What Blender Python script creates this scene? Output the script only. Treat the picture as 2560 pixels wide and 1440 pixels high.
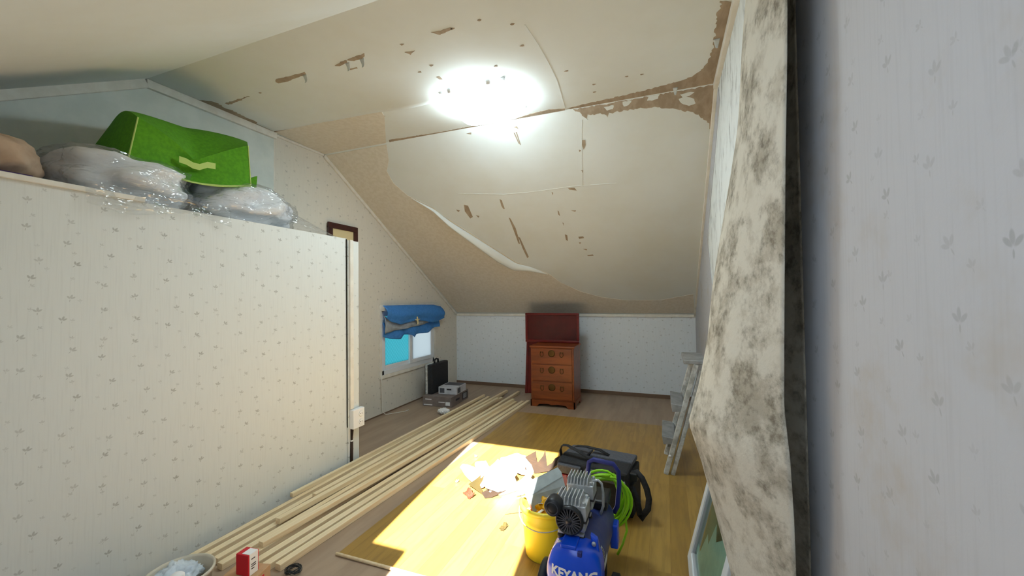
import bpy, bmesh, math, random
from mathutils import Vector, Matrix, noise, Euler

# ---------------------------------------------------------------- clear, camera, world, sun, exposure
for o in list(bpy.data.objects):
    bpy.data.objects.remove(o, do_unlink=True)
scene = bpy.context.scene
C = scene.collection
R = math.radians
XL, XR, YF, YB = -2.876, 0.326, 5.209, -1.15        # gable wall, right wall, far knee wall, wall behind the camera
KZ, CZ, YC, YR = 1.02, 2.568, 2.76, 1.42            # knee height, flat ceiling height, creases of the ceiling
XP, YP, ZP = -2.219, 2.457, 1.70                    # face, end and top of the partition box

cam_d = bpy.data.cameras.new('camera'); cam = bpy.data.objects.new('camera', cam_d); C.objects.link(cam)
yaw, pit, rol = 0.3661, 0.0224, -0.0116
r_ = Vector((math.cos(yaw), math.sin(yaw), 0))
f_ = Vector((-math.sin(yaw)*math.cos(pit), math.cos(yaw)*math.cos(pit), math.sin(pit)))
u_ = r_.cross(f_)
cx = r_*math.cos(rol)+u_*math.sin(rol); cy = u_*math.cos(rol)-r_*math.sin(rol)
M = Matrix((cx, cy, -f_)).transposed().to_4x4(); M.translation = (0, 0, 1.25)
cam.matrix_world = M
cam_d.sensor_width = 36; cam_d.lens = 1001.742/2560*36; cam_d.clip_start = .02
scene.camera = cam

w = bpy.data.worlds.new('sky'); scene.world = w; w.use_nodes = True
bg = w.node_tree.nodes['Background']
bg.inputs[0].default_value = (.74, .88, 1.0, 1); bg.inputs[1].default_value = 3.4

sun_d = bpy.data.lights.new('sun', 'SUN'); sun = bpy.data.objects.new('sun', sun_d); C.objects.link(sun)
SUN = Vector((-.262, 1, -.78*math.hypot(1, .262))).normalized()
sun.rotation_euler = SUN.to_track_quat('-Z', 'Y').to_euler()
sun.location = (1, -3, 6)
sun_d.energy = 68; sun_d.angle = R(.53); sun_d.color = (1, .97, .92)
LAMP = 34.0
vs = scene.view_settings
vs.view_transform = 'Standard'; vs.look = 'None'; vs.gamma = 1; vs.use_curve_mapping = False; vs.exposure = -.1

# ---------------------------------------------------------------- materials
def lin(c):
    return tuple(((v/255)/12.92 if v/255 <= .04045 else ((v/255+.055)/1.055)**2.4) for v in c)+(1,)
class S:
    """socket with arithmetic"""
    def __init__(s, nt, k): s.nt, s.k = nt, k
    def op(s, o, b=None, c=None):
        n = s.nt.nodes.new('ShaderNodeMath'); n.operation = o
        for i, v in enumerate((s, b, c)):
            if v is None: continue
            if isinstance(v, S): s.nt.links.new(v.k, n.inputs[i])
            else: n.inputs[i].default_value = v
        return S(s.nt, n.outputs[0])
    def __add__(s, b): return s.op('ADD', b)
    def __sub__(s, b): return s.op('SUBTRACT', b)
    def __mul__(s, b): return s.op('MULTIPLY', b)
    def __truediv__(s, b): return s.op('DIVIDE', b)
    __radd__ = __add__; __rmul__ = __mul__
def smooth(x, a, b, lo=0., hi=1.):
    n = x.nt.nodes.new('ShaderNodeMapRange'); n.interpolation_type = 'SMOOTHSTEP'
    x.nt.links.new(x.k, n.inputs[0])
    for i, v in enumerate((a, b, lo, hi)): n.inputs[i+1].default_value = v
    return S(x.nt, n.outputs[0])
def mat(name, col, rough=.6, metal=0., spec=.4):
    m = bpy.data.materials.new(name); m.use_nodes = True
    b = m.node_tree.nodes['Principled BSDF']
    b.inputs['Base Color'].default_value = lin(col); b.inputs['Roughness'].default_value = rough
    b.inputs['Metallic'].default_value = metal; b.inputs['Specular IOR Level'].default_value = spec
    return m
def coords(m):
    nt = m.node_tree
    t = nt.nodes.new('ShaderNodeTexCoord'); x = nt.nodes.new('ShaderNodeSeparateXYZ')
    nt.links.new(t.outputs['Object'], x.inputs[0])
    return nt, t.outputs['Object'], [S(nt, x.outputs[i]) for i in range(3)]
def nz(nt, vec, scale, detail=3., rough=.55, stretch=None):
    if stretch:
        mp = nt.nodes.new('ShaderNodeMapping'); mp.inputs['Scale'].default_value = stretch
        nt.links.new(vec, mp.inputs[0]); vec = mp.outputs[0]
    n = nt.nodes.new('ShaderNodeTexNoise'); n.inputs['Scale'].default_value = scale
    n.inputs['Detail'].default_value = detail; n.inputs['Roughness'].default_value = rough
    nt.links.new(vec, n.inputs['Vector'])
    return S(nt, n.outputs[0])
def mixc(nt, fac, a, b):
    n = nt.nodes.new('ShaderNodeMix'); n.data_type = 'RGBA'
    if isinstance(fac, S): nt.links.new(fac.k, n.inputs[0])
    else: n.inputs[0].default_value = fac
    for i, v in ((6, a), (7, b)):
        if isinstance(v, tuple): n.inputs[i].default_value = v
        else: nt.links.new(v, n.inputs[i])
    return n.outputs[2]
def setcol(m, out): m.node_tree.links.new(out, m.node_tree.nodes['Principled BSDF'].inputs['Base Color'])
def bump(m, h, strength=.2, dist=.01):
    nt = m.node_tree; n = nt.nodes.new('ShaderNodeBump'); n.inputs['Strength'].default_value = strength; n.inputs['Distance'].default_value = dist
    nt.links.new(h.k, n.inputs['Height']); nt.links.new(n.outputs[0], nt.nodes['Principled BSDF'].inputs['Normal'])
def noisy(name, col, col2, scale=8, rough=.7, bumps=.15, lo=.35, hi=.65, stretch=None, metal=0., spec=.4, bscale=None):
    m = mat(name, col, rough, metal, spec); nt, v, _ = coords(m)
    n = nz(nt, v, scale, 4., .6, stretch)
    setcol(m, mixc(nt, smooth(n, lo, hi), lin(col), lin(col2)))
    if bumps: bump(m, nz(nt, v, bscale or scale*6, 3., .6, stretch), bumps, .004)
    return m
def wallpaper(name, col, motif, axes, cell=.115, amount=.5, grime=None):
    """small sprigs of two or three leaves scattered in a loose grid over faintly streaked paper"""
    m = mat(name, col, .75, 0, .2); nt, v, xyz = coords(m)
    out = lin(col)
    strk = nz(nt, v, 14, 2., .5, (12, 12, .5))
    out = mixc(nt, smooth(strk, .45, .75, 0, .16), out, lin(tuple(c*.86 for c in col)))
    a, b = xyz[axes[0]], xyz[axes[1]]
    for k, (cs, rad, am, ox) in enumerate(((cell, .135, amount, 0.), (cell*.83, .10, amount*.55, .37))):
        pu, pv = a/cs+ox, b/(cs*.92)+ox*1.7
        iu = pu.op('FLOOR'); pv = pv+(iu*.5)
        iv = pv.op('FLOOR')
        cb = nt.nodes.new('ShaderNodeCombineXYZ'); nt.links.new(iu.k, cb.inputs[0]); nt.links.new(iv.k, cb.inputs[1]); cb.inputs[2].default_value = k*7.3
        wn = nt.nodes.new('ShaderNodeTexWhiteNoise'); wn.noise_dimensions = '3D'; nt.links.new(cb.outputs[0], wn.inputs[0])
        sp = nt.nodes.new('ShaderNodeSeparateXYZ'); nt.links.new(wn.outputs['Color'], sp.inputs[0])
        r1, r2, r3 = [S(nt, sp.outputs[i]) for i in range(3)]
        lu = (pu-iu)-.5-(r1-.5)*.5; lv = (pv-iv)-.5-(r2-.5)*.5
        th = (r3-.5)*1.0
        ct, st = th.op('COSINE'), th.op('SINE')
        x = lu*ct+lv*st; y = lv*ct-lu*st
        tot = None
        for ang, ln_, wd in ((66, 1., .25), (116, .85, .24), (24, .85, .24), (250, .6, .1)):
            ca, sa = math.cos(R(ang)), math.sin(R(ang))
            ex = (x*ca+y*sa)-rad*.72*ln_; ey = y*ca-x*sa
            d = ((ex/(rad*.62*ln_))*(ex/(rad*.62*ln_))+(ey/(rad*wd))*(ey/(rad*wd)))
            mk = smooth(d, 1.25, .35)
            tot = mk if tot is None else tot.op('MAXIMUM', mk)
        tot = tot*am*(r2*.5+.5)
        out = mixc(nt, tot, out, lin(motif))
    if grime:
        g = nz(nt, v, 3.2, 5., .65)
        out = mixc(nt, smooth(g, .5, .72, 0, .5), out, lin(grime))
    setcol(m, out); bump(m, nz(nt, v, 180, 2.), .06, .002)
    return m
def moldy(name, col, c2, c3, scale=5., stretch=None, lo=.48, hi=.62, rough=.85):
    m = mat(name, col, rough, 0, .2); nt, v, _ = coords(m)
    a = smooth(nz(nt, v, scale, 6., .68, stretch), lo, hi)
    b = smooth(nz(nt, v, scale*4.2, 5., .7, stretch), .42, .66)
    o = mixc(nt, a*.75, lin(col), lin(c2))
    o = mixc(nt, a*b*.8, o, lin(c3))
    o = mixc(nt, smooth(nz(nt, v, scale*1.7, 3., .5), .52, .75, 0, .35), o, lin(c2))
    setcol(m, o); bump(m, nz(nt, v, scale*9, 4., .6), .25, .006)
    return m
def wood_strip():
    m = mat('pine', (222, 200, 158), .6, 0, .3); nt, v, xyz = coords(m)
    g = nz(nt, v, 60, 4., .6, (1, .03, 1)); k = nz(nt, v, 7, 2., .5, (1, .35, 1))
    o = mixc(nt, smooth(g, .35, .7, 0, .7), lin((242, 224, 188)), lin((222, 192, 146)))
    o = mixc(nt, smooth(nz(nt, v, 3, 2.), .4, .65, 0, .5), o, lin((232, 211, 176)))
    o = mixc(nt, smooth(k, .74, .78), o, lin((110, 82, 50)))
    setcol(m, o); return m
def vinyl():
    m = mat('wood_print_vinyl', (190, 140, 60), .38, 0, .45); nt, v, xyz = coords(m)
    px = xyz[0]/.098; ip = px.op('FLOOR')
    cb = nt.nodes.new('ShaderNodeCombineXYZ'); nt.links.new(ip.k, cb.inputs[0])
    off = nt.nodes.new('ShaderNodeTexWhiteNoise'); nt.links.new(cb.outputs[0], off.inputs[0])
    ro = S(nt, off.outputs[0])
    iy = (xyz[1]/.9+ro*3).op('FLOOR'); nt.links.new(iy.k, cb.inputs[1])
    cb2 = nt.nodes.new('ShaderNodeCombineXYZ'); nt.links.new(ip.k, cb2.inputs[0]); nt.links.new(iy.k, cb2.inputs[1])
    wn = nt.nodes.new('ShaderNodeTexWhiteNoise'); nt.links.new(cb2.outputs[0], wn.inputs[0])
    r1 = S(nt, wn.outputs[0])
    sh = nt.nodes.new('ShaderNodeVectorMath'); sh.operation = 'ADD'; nt.links.new(v, sh.inputs[0]); nt.links.new(wn.outputs['Color'], sh.inputs[1])
    g = nz(nt, sh.outputs[0], 16, 5., .6, (2.2, .22, 1))
    o = mixc(nt, r1, lin((172, 137, 68)), lin((158, 123, 56)))
    o = mixc(nt, smooth(g, .4, .68, 0, .5), o, lin((128, 98, 50)))
    ed = (px-ip-.5).op('ABSOLUTE')
    o = mixc(nt, smooth(ed, .48, .498, 0, .5), o, lin((120, 80, 30)))
    setcol(m, o); return m
def clear_plastic():
    m = bpy.data.materials.new('clear_plastic'); m.use_nodes = True; nt = m.node_tree
    nt.nodes.remove(nt.nodes['Principled BSDF']); out = nt.nodes['Material Output']
    tr = nt.nodes.new('ShaderNodeBsdfTransparent'); tr.inputs[0].default_value = (.95, .96, .97, 1)
    gl = nt.nodes.new('ShaderNodeBsdfGlossy'); gl.inputs['Roughness'].default_value = .07
    df = nt.nodes.new('ShaderNodeBsdfDiffuse'); df.inputs[0].default_value = (.8, .82, .85, 1)
    fr = nt.nodes.new('ShaderNodeLayerWeight'); fr.inputs[0].default_value = .35
    tc = nt.nodes.new('ShaderNodeTexCoord'); n = nz(nt, tc.outputs['Object'], 8, 3., .6, (1, .5, 1.4))
    bp = nt.nodes.new('ShaderNodeBump'); bp.inputs['Strength'].default_value = 1.; bp.inputs['Distance'].default_value = .11
    nt.links.new(n.k, bp.inputs['Height'])
    for q in (gl, fr): nt.links.new(bp.outputs[0], q.inputs['Normal'])
    a = nt.nodes.new('ShaderNodeMixShader'); a.inputs[0].default_value = .06
    nt.links.new(tr.outputs[0], a.inputs[1]); nt.links.new(df.outputs[0], a.inputs[2])
    b = nt.nodes.new('ShaderNodeMixShader'); fk = S(nt, fr.outputs['Facing']); fk = fk*fk*.5+.10; nt.links.new(fk.k, b.inputs[0])
    nt.links.new(a.outputs[0], b.inputs[1]); nt.links.new(gl.outputs[0], b.inputs[2]); nt.links.new(b.outputs[0], out.inputs[0])
    return m
def frosted(name, col, diamond=False):
    m = bpy.data.materials.new(name); m.use_nodes = True; nt = m.node_tree
    nt.nodes.remove(nt.nodes['Principled BSDF']); out = nt.nodes['Material Output']
    t = nt.nodes.new('ShaderNodeBsdfTranslucent'); t.inputs[0].default_value = col
    g = nt.nodes.new('ShaderNodeBsdfGlossy'); g.inputs['Roughness'].default_value = .15; g.inputs[0].default_value = (.8, .8, .8, 1)
    if diamond:
        tc = nt.nodes.new('ShaderNodeTexCoord'); sp = nt.nodes.new('ShaderNodeSeparateXYZ'); nt.links.new(tc.outputs['Object'], sp.inputs[0])
        y, z = S(nt, sp.outputs[1]), S(nt, sp.outputs[2])
        d1 = ((y+z)*22).op('FRACT'); d2 = ((y-z)*22).op('FRACT')
        k = smooth(d1, .0, .18).op('MINIMUM', smooth(d2, .0, .18))
        c = mixc(nt, k, tuple(v*.72 for v in col[:3])+(1,), col); nt.links.new(c, t.inputs[0])
    mx = nt.nodes.new('ShaderNodeMixShader'); mx.inputs[0].default_value = .06
    nt.links.new(t.outputs[0], mx.inputs[1]); nt.links.new(g.outputs[0], mx.inputs[2]); nt.links.new(mx.outputs[0], out.inputs[0])
    return m

M_PAPER_X = wallpaper('sprig_wallpaper_side', (220, 224, 222), (118, 118, 110), (1, 2))
M_PAPER_Y = wallpaper('sprig_wallpaper_far', (232, 238, 244), (150, 150, 148), (0, 2), .1)
M_PAPER_G = wallpaper('sprig_wallpaper_gable', (222, 218, 208), (140, 138, 132), (1, 2))
M_PAPER_R = wallpaper('sprig_wallpaper_right', (192, 194, 201), (110, 112, 112), (1, 2), .12, .34, (176, 166, 152))
M_PLASTERB = noisy('whitewashed_panel', (222, 228, 224), (210, 218, 214), 5, .8, .1)
M_CEIL = noisy('ceiling_lining', (220, 226, 226), (215, 219, 215), 1.6, .8, .05, .35, .7)
M_CEILP = noisy('ceiling_wallpaper', (220, 214, 202), (213, 206, 192), 30, .8, .1, .4, .6)
M_TORN = noisy('bare_board', (170, 154, 134), (152, 136, 116), 22, .9, .2, stretch=(1, .3, 1))
M_MOLDWALL = moldy('moldy_plaster', (228, 234, 236), (170, 174, 176), (70, 72, 72), 6., (1, 1.6, .5), .52, .68)
M_MOLDPAPER = moldy('moldy_paper_back', (212, 209, 198), (164, 157, 142), (112, 106, 94), 7.5, (1, 1, 1), .43, .62)
M_FLOOR = noisy('brown_vinyl', (168, 146, 124), (154, 132, 112), 3, .5, .05, stretch=(3, .4, 1))
M_VINYL = vinyl()
M_TRIM = noisy('white_trim', (232, 230, 222), (222, 218, 208), 12, .5, .05)
M_GAP = mat('dark_gap', (40, 36, 30), .9)
M_BASE = mat('brown_baseboard', (122, 98, 80), .6)
M_PVC = mat('white_pvc', (226, 230, 234), .4)
M_BLUE = noisy('blue_cotton', (70, 138, 214), (60, 126, 202), 40, .85, .2)
M_LINING = noisy('grey_lining', (156, 164, 172), (142, 150, 158), 20, .9, .15)
M_CREAM = mat('cream', (222, 206, 160), .7)
M_PINE = wood_strip()
M_GREEN = noisy('green_nonwoven', (84, 150, 14), (74, 136, 10), 60, .85, .25)
M_PIPING = mat('pale_green_piping', (176, 200, 110), .8)
M_BED = noisy('white_bedding', (236, 236, 236), (222, 222, 226), 6, .9, .3)
M_TAN = noisy('tan_cover', (190, 164, 140), (160, 132, 108), 5, .85, .3)
M_DKCLOTH = noisy('dark_brown_cloth', (66, 50, 40), (50, 38, 30), 9, .9, .2)
M_PLASTIC = clear_plastic()
M_FRAME = noisy('dark_brown_wood', (70, 36, 32), (56, 28, 26), 20, .4, .05)
M_RED = noisy('red_lacquer', (112, 22, 18), (96, 16, 14), 6, .28, .02, stretch=(.4, 1, 1), spec=.5)
M_REDP = noisy('dark_red_lacquer', (82, 15, 15), (72, 12, 12), 6, .25, .02, spec=.5)
M_SCRAPSHADE = noisy('brown_scrap_shade', (46, 30, 14), (36, 23, 10), 10, .9, .1)  # dark colour that stands in for shadow among the sunlit scraps
M_OLIVE = noisy('olive_shade_and_chip', (62, 50, 8), (52, 42, 6), 10, .9, .1)  # olive for a painted shadow wedge, also for the small brown chip
M_CHEST = noisy('orange_brown_wood', (142, 70, 25), (114, 52, 17), 14, .33, .05, stretch=(.15, 1, 1), spec=.5)
M_BRASS = mat('aged_brass', (92, 66, 30), .45, .7)
M_ALU = noisy('paint_stained_aluminium', (176, 178, 180), (150, 152, 154), 14, .45, .15, metal=.5)
M_ALUW = noisy('whitened_aluminium', (214, 216, 214), (168, 168, 164), 24, .5, .2, metal=.2)
M_BLACK = mat('black_rubber', (28, 28, 30), .6)
M_FABRIC = noisy('black_nylon', (40, 40, 44), (30, 30, 33), 80, .75, .3)
M_GREYPOCK = noisy('dark_grey_nylon', (84, 86, 94), (72, 74, 82), 80, .7, .3)
M_CBLUE = mat('glossy_blue', (10, 78, 226), .22, 0, .6)
M_TANK = noisy('dusty_blue_enamel', (34, 52, 120), (70, 80, 124), 7, .4, .05, .35, .75)
M_NAVY = mat('navy_sleeve', (34, 44, 120), .5)
M_CAST = noisy('cast_aluminium', (196, 200, 204), (176, 180, 184), 25, .4, .15, metal=.35)
M_MOTOR = noisy('grey_motor', (140, 148, 146), (120, 128, 126), 12, .5, .1, metal=.3)
M_DKPLAST = mat('black_plastic', (34, 36, 40), .4)
M_WHITE = mat('white_paper', (238, 238, 238), .7)
M_STICK = mat('grey_sticker', (196, 198, 204), .5)
M_LIME = mat('lime_hose', (150, 216, 24), .38, 0, .5)
M_YELLOW = mat('yellow_plastic', (250, 228, 60), .35, 0, .5)
M_YBAG = noisy('yellow_film', (236, 178, 10), (206, 146, 6), 12, .35, .3)
M_GREYCARD = noisy('grey_card', (158, 168, 170), (148, 158, 160), 18, .8, .1)
M_REDCARD = mat('faded_red_card', (206, 120, 106), .8)
M_KRAFT = noisy('kraft_card', (196, 158, 118), (184, 146, 106), 14, .85, .1)
M_REDBOX = mat('red_card', (208, 28, 44), .5)
M_INK = mat('dark_ink', (60, 56, 58), .7)
M_SCRAP = noisy('torn_paper', (226, 220, 206), (206, 198, 180), 10, .85, .2)
M_SCRAPB = noisy('brown_torn_paper', (150, 112, 62), (120, 86, 46), 10, .85, .2)
M_RUST = noisy('rust_red_scrap', (188, 84, 46), (160, 66, 36), 12, .7, .1)
M_TUB = noisy('milky_plastic', (214, 206, 188), (200, 190, 170), 6, .5, .1)
M_BLUEFILM = noisy('bluish_white_film', (214, 224, 232), (196, 208, 220), 9, .4, .3)
M_BOXW = noisy('printed_white_card', (196, 198, 206), (180, 182, 190), 14, .7, .05)
M_BOXG = noisy('grey_brown_card', (134, 122, 118), (120, 108, 104), 9, .75, .05)
M_GLASSL = frosted('cyan_patterned_glass', (.17, .44, .46, 1), True)
M_GLASSR = frosted('white_frosted_glass', (.50, .51, .50, 1))
M_LITE = mat('white_cover_metal', (240, 242, 244), .4)
def emit(name, col, s):
    m = mat(name, (255, 255, 255), .5); b = m.node_tree.nodes['Principled BSDF']
    b.inputs['Emission Color'].default_value = col; b.inputs['Emission Strength'].default_value = s
    return m
M_EMIT = emit('lit_diffuser', (.77, .935, 1, 1), LAMP)
def glass(name, col):
    m = mat(name, (255, 255, 255), .04, 0, .5); b = m.node_tree.nodes['Principled BSDF']
    b.inputs['Base Color'].default_value = col; b.inputs['Transmission Weight'].default_value = 1.; b.inputs['IOR'].default_value = 1.1
    return m
M_GREENGLASS = glass('greenish_glass', (.78, .92, .86, 1))

# ---------------------------------------------------------------- mesh helpers
class MB:
    def __init__(s): s.v, s.f = [], []
    def add(s, vs, fs):
        n = len(s.v); s.v += [tuple(v) for v in vs]; s.f += [tuple(i+n for i in f) for f in fs]; return s
    def hexa(s, p):                       # 8 points: bottom ring ccw, top ring ccw
        return s.add(p, [(3, 2, 1, 0), (4, 5, 6, 7), (0, 1, 5, 4), (1, 2, 6, 5), (2, 3, 7, 6), (3, 0, 4, 7)])
    def box(s, a, b):
        (x0, y0, z0), (x1, y1, z1) = a, b
        return s.hexa([(x0, y0, z0), (x1, y0, z0), (x1, y1, z0), (x0, y1, z0), (x0, y0, z1), (x1, y0, z1), (x1, y1, z1), (x0, y1, z1)])
    def bar(s, a, b, wd, ht, up=(0, 0, 1)):
        a, b = Vector(a), Vector(b); d = (b-a).normalized(); sd = d.cross(Vector(up)).normalized(); u = sd.cross(d)
        q = [(-1, -1), (1, -1), (1, 1), (-1, 1)]
        return s.hexa([a+sd*(i*wd/2)+u*(j*ht/2) for i, j in q]+[b+sd*(i*wd/2)+u*(j*ht/2) for i, j in q])
    def prism(s, poly, off):
        off = Vector(off); n = len(poly); P = [Vector(p) for p in poly]
        fs = [tuple(range(n-1, -1, -1)), tuple(range(n, 2*n))]+[(i, (i+1) % n, n+(i+1) % n, n+i) for i in range(n)]
        return s.add(P+[p+off for p in P], fs)
    def tube(s, path, r, n=8, closed=False, caps=True):
        P = [Vector(p) for p in path]; N = len(P); rs = r if isinstance(r, (list, tuple)) else [r]*N
        vs, fs = [], []; prev = None
        for i, p in enumerate(P):
            t = (P[(i+1) % N]-P[i-1]) if closed else (P[min(i+1, N-1)]-P[max(i-1, 0)])
            t.normalize()
            if prev is None: a = t.orthogonal().normalized()
            else:
                a = prev-t*prev.dot(t); a = a.normalized() if a.length > 1e-6 else t.orthogonal().normalized()
            prev = a; b = t.cross(a)
            vs += [p+(a*math.cos(2*math.pi*k/n)+b*math.sin(2*math.pi*k/n))*rs[i] for k in range(n)]
        for i in range(N if closed else N-1):
            j = (i+1) % N
            fs += [(i*n+k, i*n+(k+1) % n, j*n+(k+1) % n, j*n+k) for k in range(n)]
        if caps and not closed: fs += [tuple(range(n-1, -1, -1)), tuple((N-1)*n+k for k in range(n))]
        return s.add(vs, fs)
    def lathe(s, prof, n=24, axis='z', c=(0, 0, 0), caps=True):
        """prof: (radius, height) along the axis"""
        vs, fs = [], []; c = Vector(c)
        for r, h in prof:
            for k in range(n):
                a = 2*math.pi*k/n; u, v = r*math.cos(a), r*math.sin(a)
                vs.append(c+Vector({'z': (u, v, h), 'y': (u, h, v), 'x': (h, u, v)}[axis]))
        for i in range(len(prof)-1):
            fs += [(i*n+k, i*n+(k+1) % n, (i+1)*n+(k+1) % n, (i+1)*n+k) for k in range(n)]
        if caps: fs += [tuple(range(n-1, -1, -1)), tuple((len(prof)-1)*n+k for k in range(n))]
        return s.add(vs, fs)
    def grid(s, fn, nu, nv, wrap=False):
        vs = [fn(i/nu, j/nv) for j in range(nv+1) for i in range(nu+1)]
        return s.add(vs, [(j*(nu+1)+i, j*(nu+1)+i+1, (j+1)*(nu+1)+i+1, (j+1)*(nu+1)+i) for j in range(nv) for i in range(nu)])
    def build(s, name, m, parent=None, sm=False, bevel=0., solid=0., fix=True):
        me = bpy.data.meshes.new(name); me.from_pydata(s.v, [], s.f)
        if fix:
            bm = bmesh.new(); bm.from_mesh(me); bmesh.ops.remove_doubles(bm, verts=bm.verts, dist=1e-5)
            bmesh.ops.recalc_face_normals(bm, faces=bm.faces); bm.to_mesh(me); bm.free()
        me.materials.append(m)
        if sm:
            for pl in me.polygons: pl.use_smooth = True
        o = bpy.data.objects.new(name, me); C.objects.link(o)
        if parent: o.parent = parent
        if solid:
            md = o.modifiers.new('thickness', 'SOLIDIFY'); md.thickness = solid; md.offset = 0
        if bevel:
            md = o.modifiers.new('bevel', 'BEVEL'); md.width = bevel; md.segments = 2; md.limit_method = 'ANGLE'; md.angle_limit = R(40)
        return o
def tag(o, label, cat, group=None):
    o['label'] = label; o['category'] = cat
    if group: o['group'] = group
    return o
def thing(name, label, cat, loc=(0, 0, 0), rz=0, group=None):
    o = bpy.data.objects.new(name, None); C.objects.link(o); o.location = loc; o.rotation_euler = (0, 0, rz); o.empty_display_size = .05
    return tag(o, label, cat, group)
def struct(o, label=None):
    o['kind'] = 'structure'
    if label: o['label'] = label
    return o
def rough_poly(pts, step=.012, amp=.005, seed=0):
    """polygon outline broken up into small torn teeth"""
    rnd = random.Random(seed); out = []; n = len(pts)
    for i in range(n):
        a, b = Vector(pts[i]), Vector(pts[(i+1) % n]); k = max(1, int((b-a).length/step))
        for j in range(k):
            q = a.lerp(b, j/k)
            out.append(q+Vector((rnd.uniform(-amp, amp), rnd.uniform(-amp, amp), 0)))
    return out
def sstep(t): t = max(0, min(1, t)); return t*t*(3-2*t)
def interp(x, xs, ys):
    if x <= xs[0]: return ys[0]
    for i in range(1, len(xs)):
        if x <= xs[i]:
            t = (x-xs[i-1])/(xs[i]-xs[i-1]); return ys[i-1]+(ys[i]-ys[i-1])*t
    return ys[-1]

# ---------------------------------------------------------------- room shell
T = .06
def zceil(y): return interp(y, (YB, YR, YC, YF), (KZ, CZ, CZ, KZ))
floor = struct(MB().box((XL-T, YB-T, -.05), (XR+T, YF+T, 0)).build('floor', M_FLOOR))
struct(MB().box((XL-T, YF, 0), (XR+T, YF+T, KZ)).build('wall_far', M_PAPER_Y))
struct(MB().box((XL-T, YB-T, 0), (XR+T, YB, KZ)).build('wall_front', M_PAPER_Y))
WY0, WY1, WZ0, WZ1 = 3.535, 4.575, .42, 1.15
def gable(name, m, x, hole):
    b = MB()
    ys = [YB, YR, YC]+([WY0, WY1] if hole else [])+[YF]
    for a, c in zip(ys, ys[1:]):
        if hole and abs(a-WY0) < 1e-6:
            b.prism([(x, a, 0), (x, c, 0), (x, c, WZ0), (x, a, WZ0)], (-T, 0, 0))
            b.prism([(x, a, WZ1), (x, c, WZ1), (x, c, zceil(c)), (x, a, zceil(a))], (-T, 0, 0))
        else:
            b.prism([(x, a, 0), (x, c, 0), (x, c, zceil(c)), (x, a, zceil(a))], (-T, 0, 0))
    return struct(b.build(name, m, fix=False))
wall_left = gable('wall_left', M_PAPER_G, XL, True)
wall_right = gable('wall_right', M_MOLDWALL, XR+T, False)
ceil_flat = struct(MB().box((XL-T, YR, CZ), (XR+T, YC, CZ+T)).build('ceiling_flat', M_CEIL))
ceil_back = struct(MB().prism([(XL-T, YC, CZ), (XR+T, YC, CZ), (XR+T, YF+T, KZ-T*.632), (XL-T, YF+T, KZ-T*.632)], (0, 0, T)).build('ceiling_back_slope', M_CEIL))
# front slope with a roof window behind the viewer that lets the sun in
SX0, SX1, SY0, SY1 = -.917, -.144, -.62, .60
def fs(x, y): return (x, y, CZ-(YR-y)*(CZ-KZ)/(YR-YB))
b = MB()
for q in (((XL-T, YB-T), (SX0, YR)), ((SX1, YB-T), (XR+T, YR)), ((SX0, SY1), (SX1, YR)), ((SX0, YB-T), (SX1, SY0))):
    (x0, y0), (x1, y1) = q
    b.prism([fs(x0, y0), fs(x1, y0), fs(x1, y1), fs(x0, y1)], (0, 0, T))
ceil_front = struct(b.build('ceiling_front_slope', M_CEIL, fix=False))
rw = struct(MB().bar(fs(SX0, SY0), fs(SX1, SY0), .05, .05).build('window_2', M_PVC))
b = MB()
b.bar(fs(SX0, SY1), fs(SX1, SY1), .04, .04).bar(fs(SX0-.02, SY0), fs(SX0-.02, SY1), .04, .04).bar(fs(SX1+.02, SY0), fs(SX1+.02, SY1), .04, .04)
b.build('window_frame', M_PVC, rw)
b = MB().prism([fs(SX0, SY0), fs(SX0+.21, SY0), fs(SX0+.21, -.27), fs(SX0, -.27)], (0, 0, .03)); b.build('sun_notch_blocker', M_PVC, rw)  # unseen panel added to cut a notch into the sun patch

# partition box with its corner post and mouldings
part = struct(MB().box((XL, YB, 0), (XP, 2.345, ZP)).build('wall_partition', M_PAPER_X))
MB().box((XL, 2.345, 0), (XP+.012, YP, ZP-.012)).build('corner_post', M_PAPER_X, part)
MB().box((XP-.03, YB, ZP), (XP+.014, 1.10, ZP+.022)).build('top_moulding', M_TRIM, part, bevel=.003)
MB().bar((XP+.006, 2.344, .30), (XP+.006, 2.338, ZP-.005), .004, .006, (1, 0, 0)).build('paper_joint', M_GAP, part)
# thin wall panel on the far left of the gable, with its shallow edge
MB().prism([(XL+.012, YB, 0), (XL+.012, 2.263, 0), (XL+.012, 2.263, CZ), (XL+.012, YR, CZ), (XL+.012, YB, KZ)], (-.011, 0, 0)).build('wall_panel', M_PLASTERB, wall_left)

# trims
def trim(n, a, b_, wd=.03, ht=.03, up=(0, 0, 1), m=None):
    return struct(MB().bar(a, b_, wd, ht, up).build('trim_%d' % n, m or M_TRIM, bevel=.003))
trim(1, (XL, YF-.010, KZ-.018), (XR, YF-.010, KZ-.018), .022, .034)
trim(2, (XL+.010, YC, CZ-.02), (XL+.010, YF, KZ-.02), .018, .03)
trim(3, (XL+.018, YR, CZ-.025), (XL+.018, 2.27, CZ-.025), .034, .05)
trim(4, (XL+.018, YB, KZ-.025), (XL+.018, YR, CZ-.025), .034, .05)
trim(5, (XR-.010, YC, CZ-.02), (XR-.010, YF, KZ-.02), .02, .034)
trim(6, (XR-.012, YR, CZ-.02), (XR-.012, YC, CZ-.02), .026, .04)
trim(7, (XL+.006, 2.263, 2.10), (XL+.006, 2.263, CZ-.04), .012, .014, (1, 0, 0))
trim(8, (XL+.006, 2.27, CZ-.012), (XL+.006, YC, CZ-.012), .012, .02)
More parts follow.
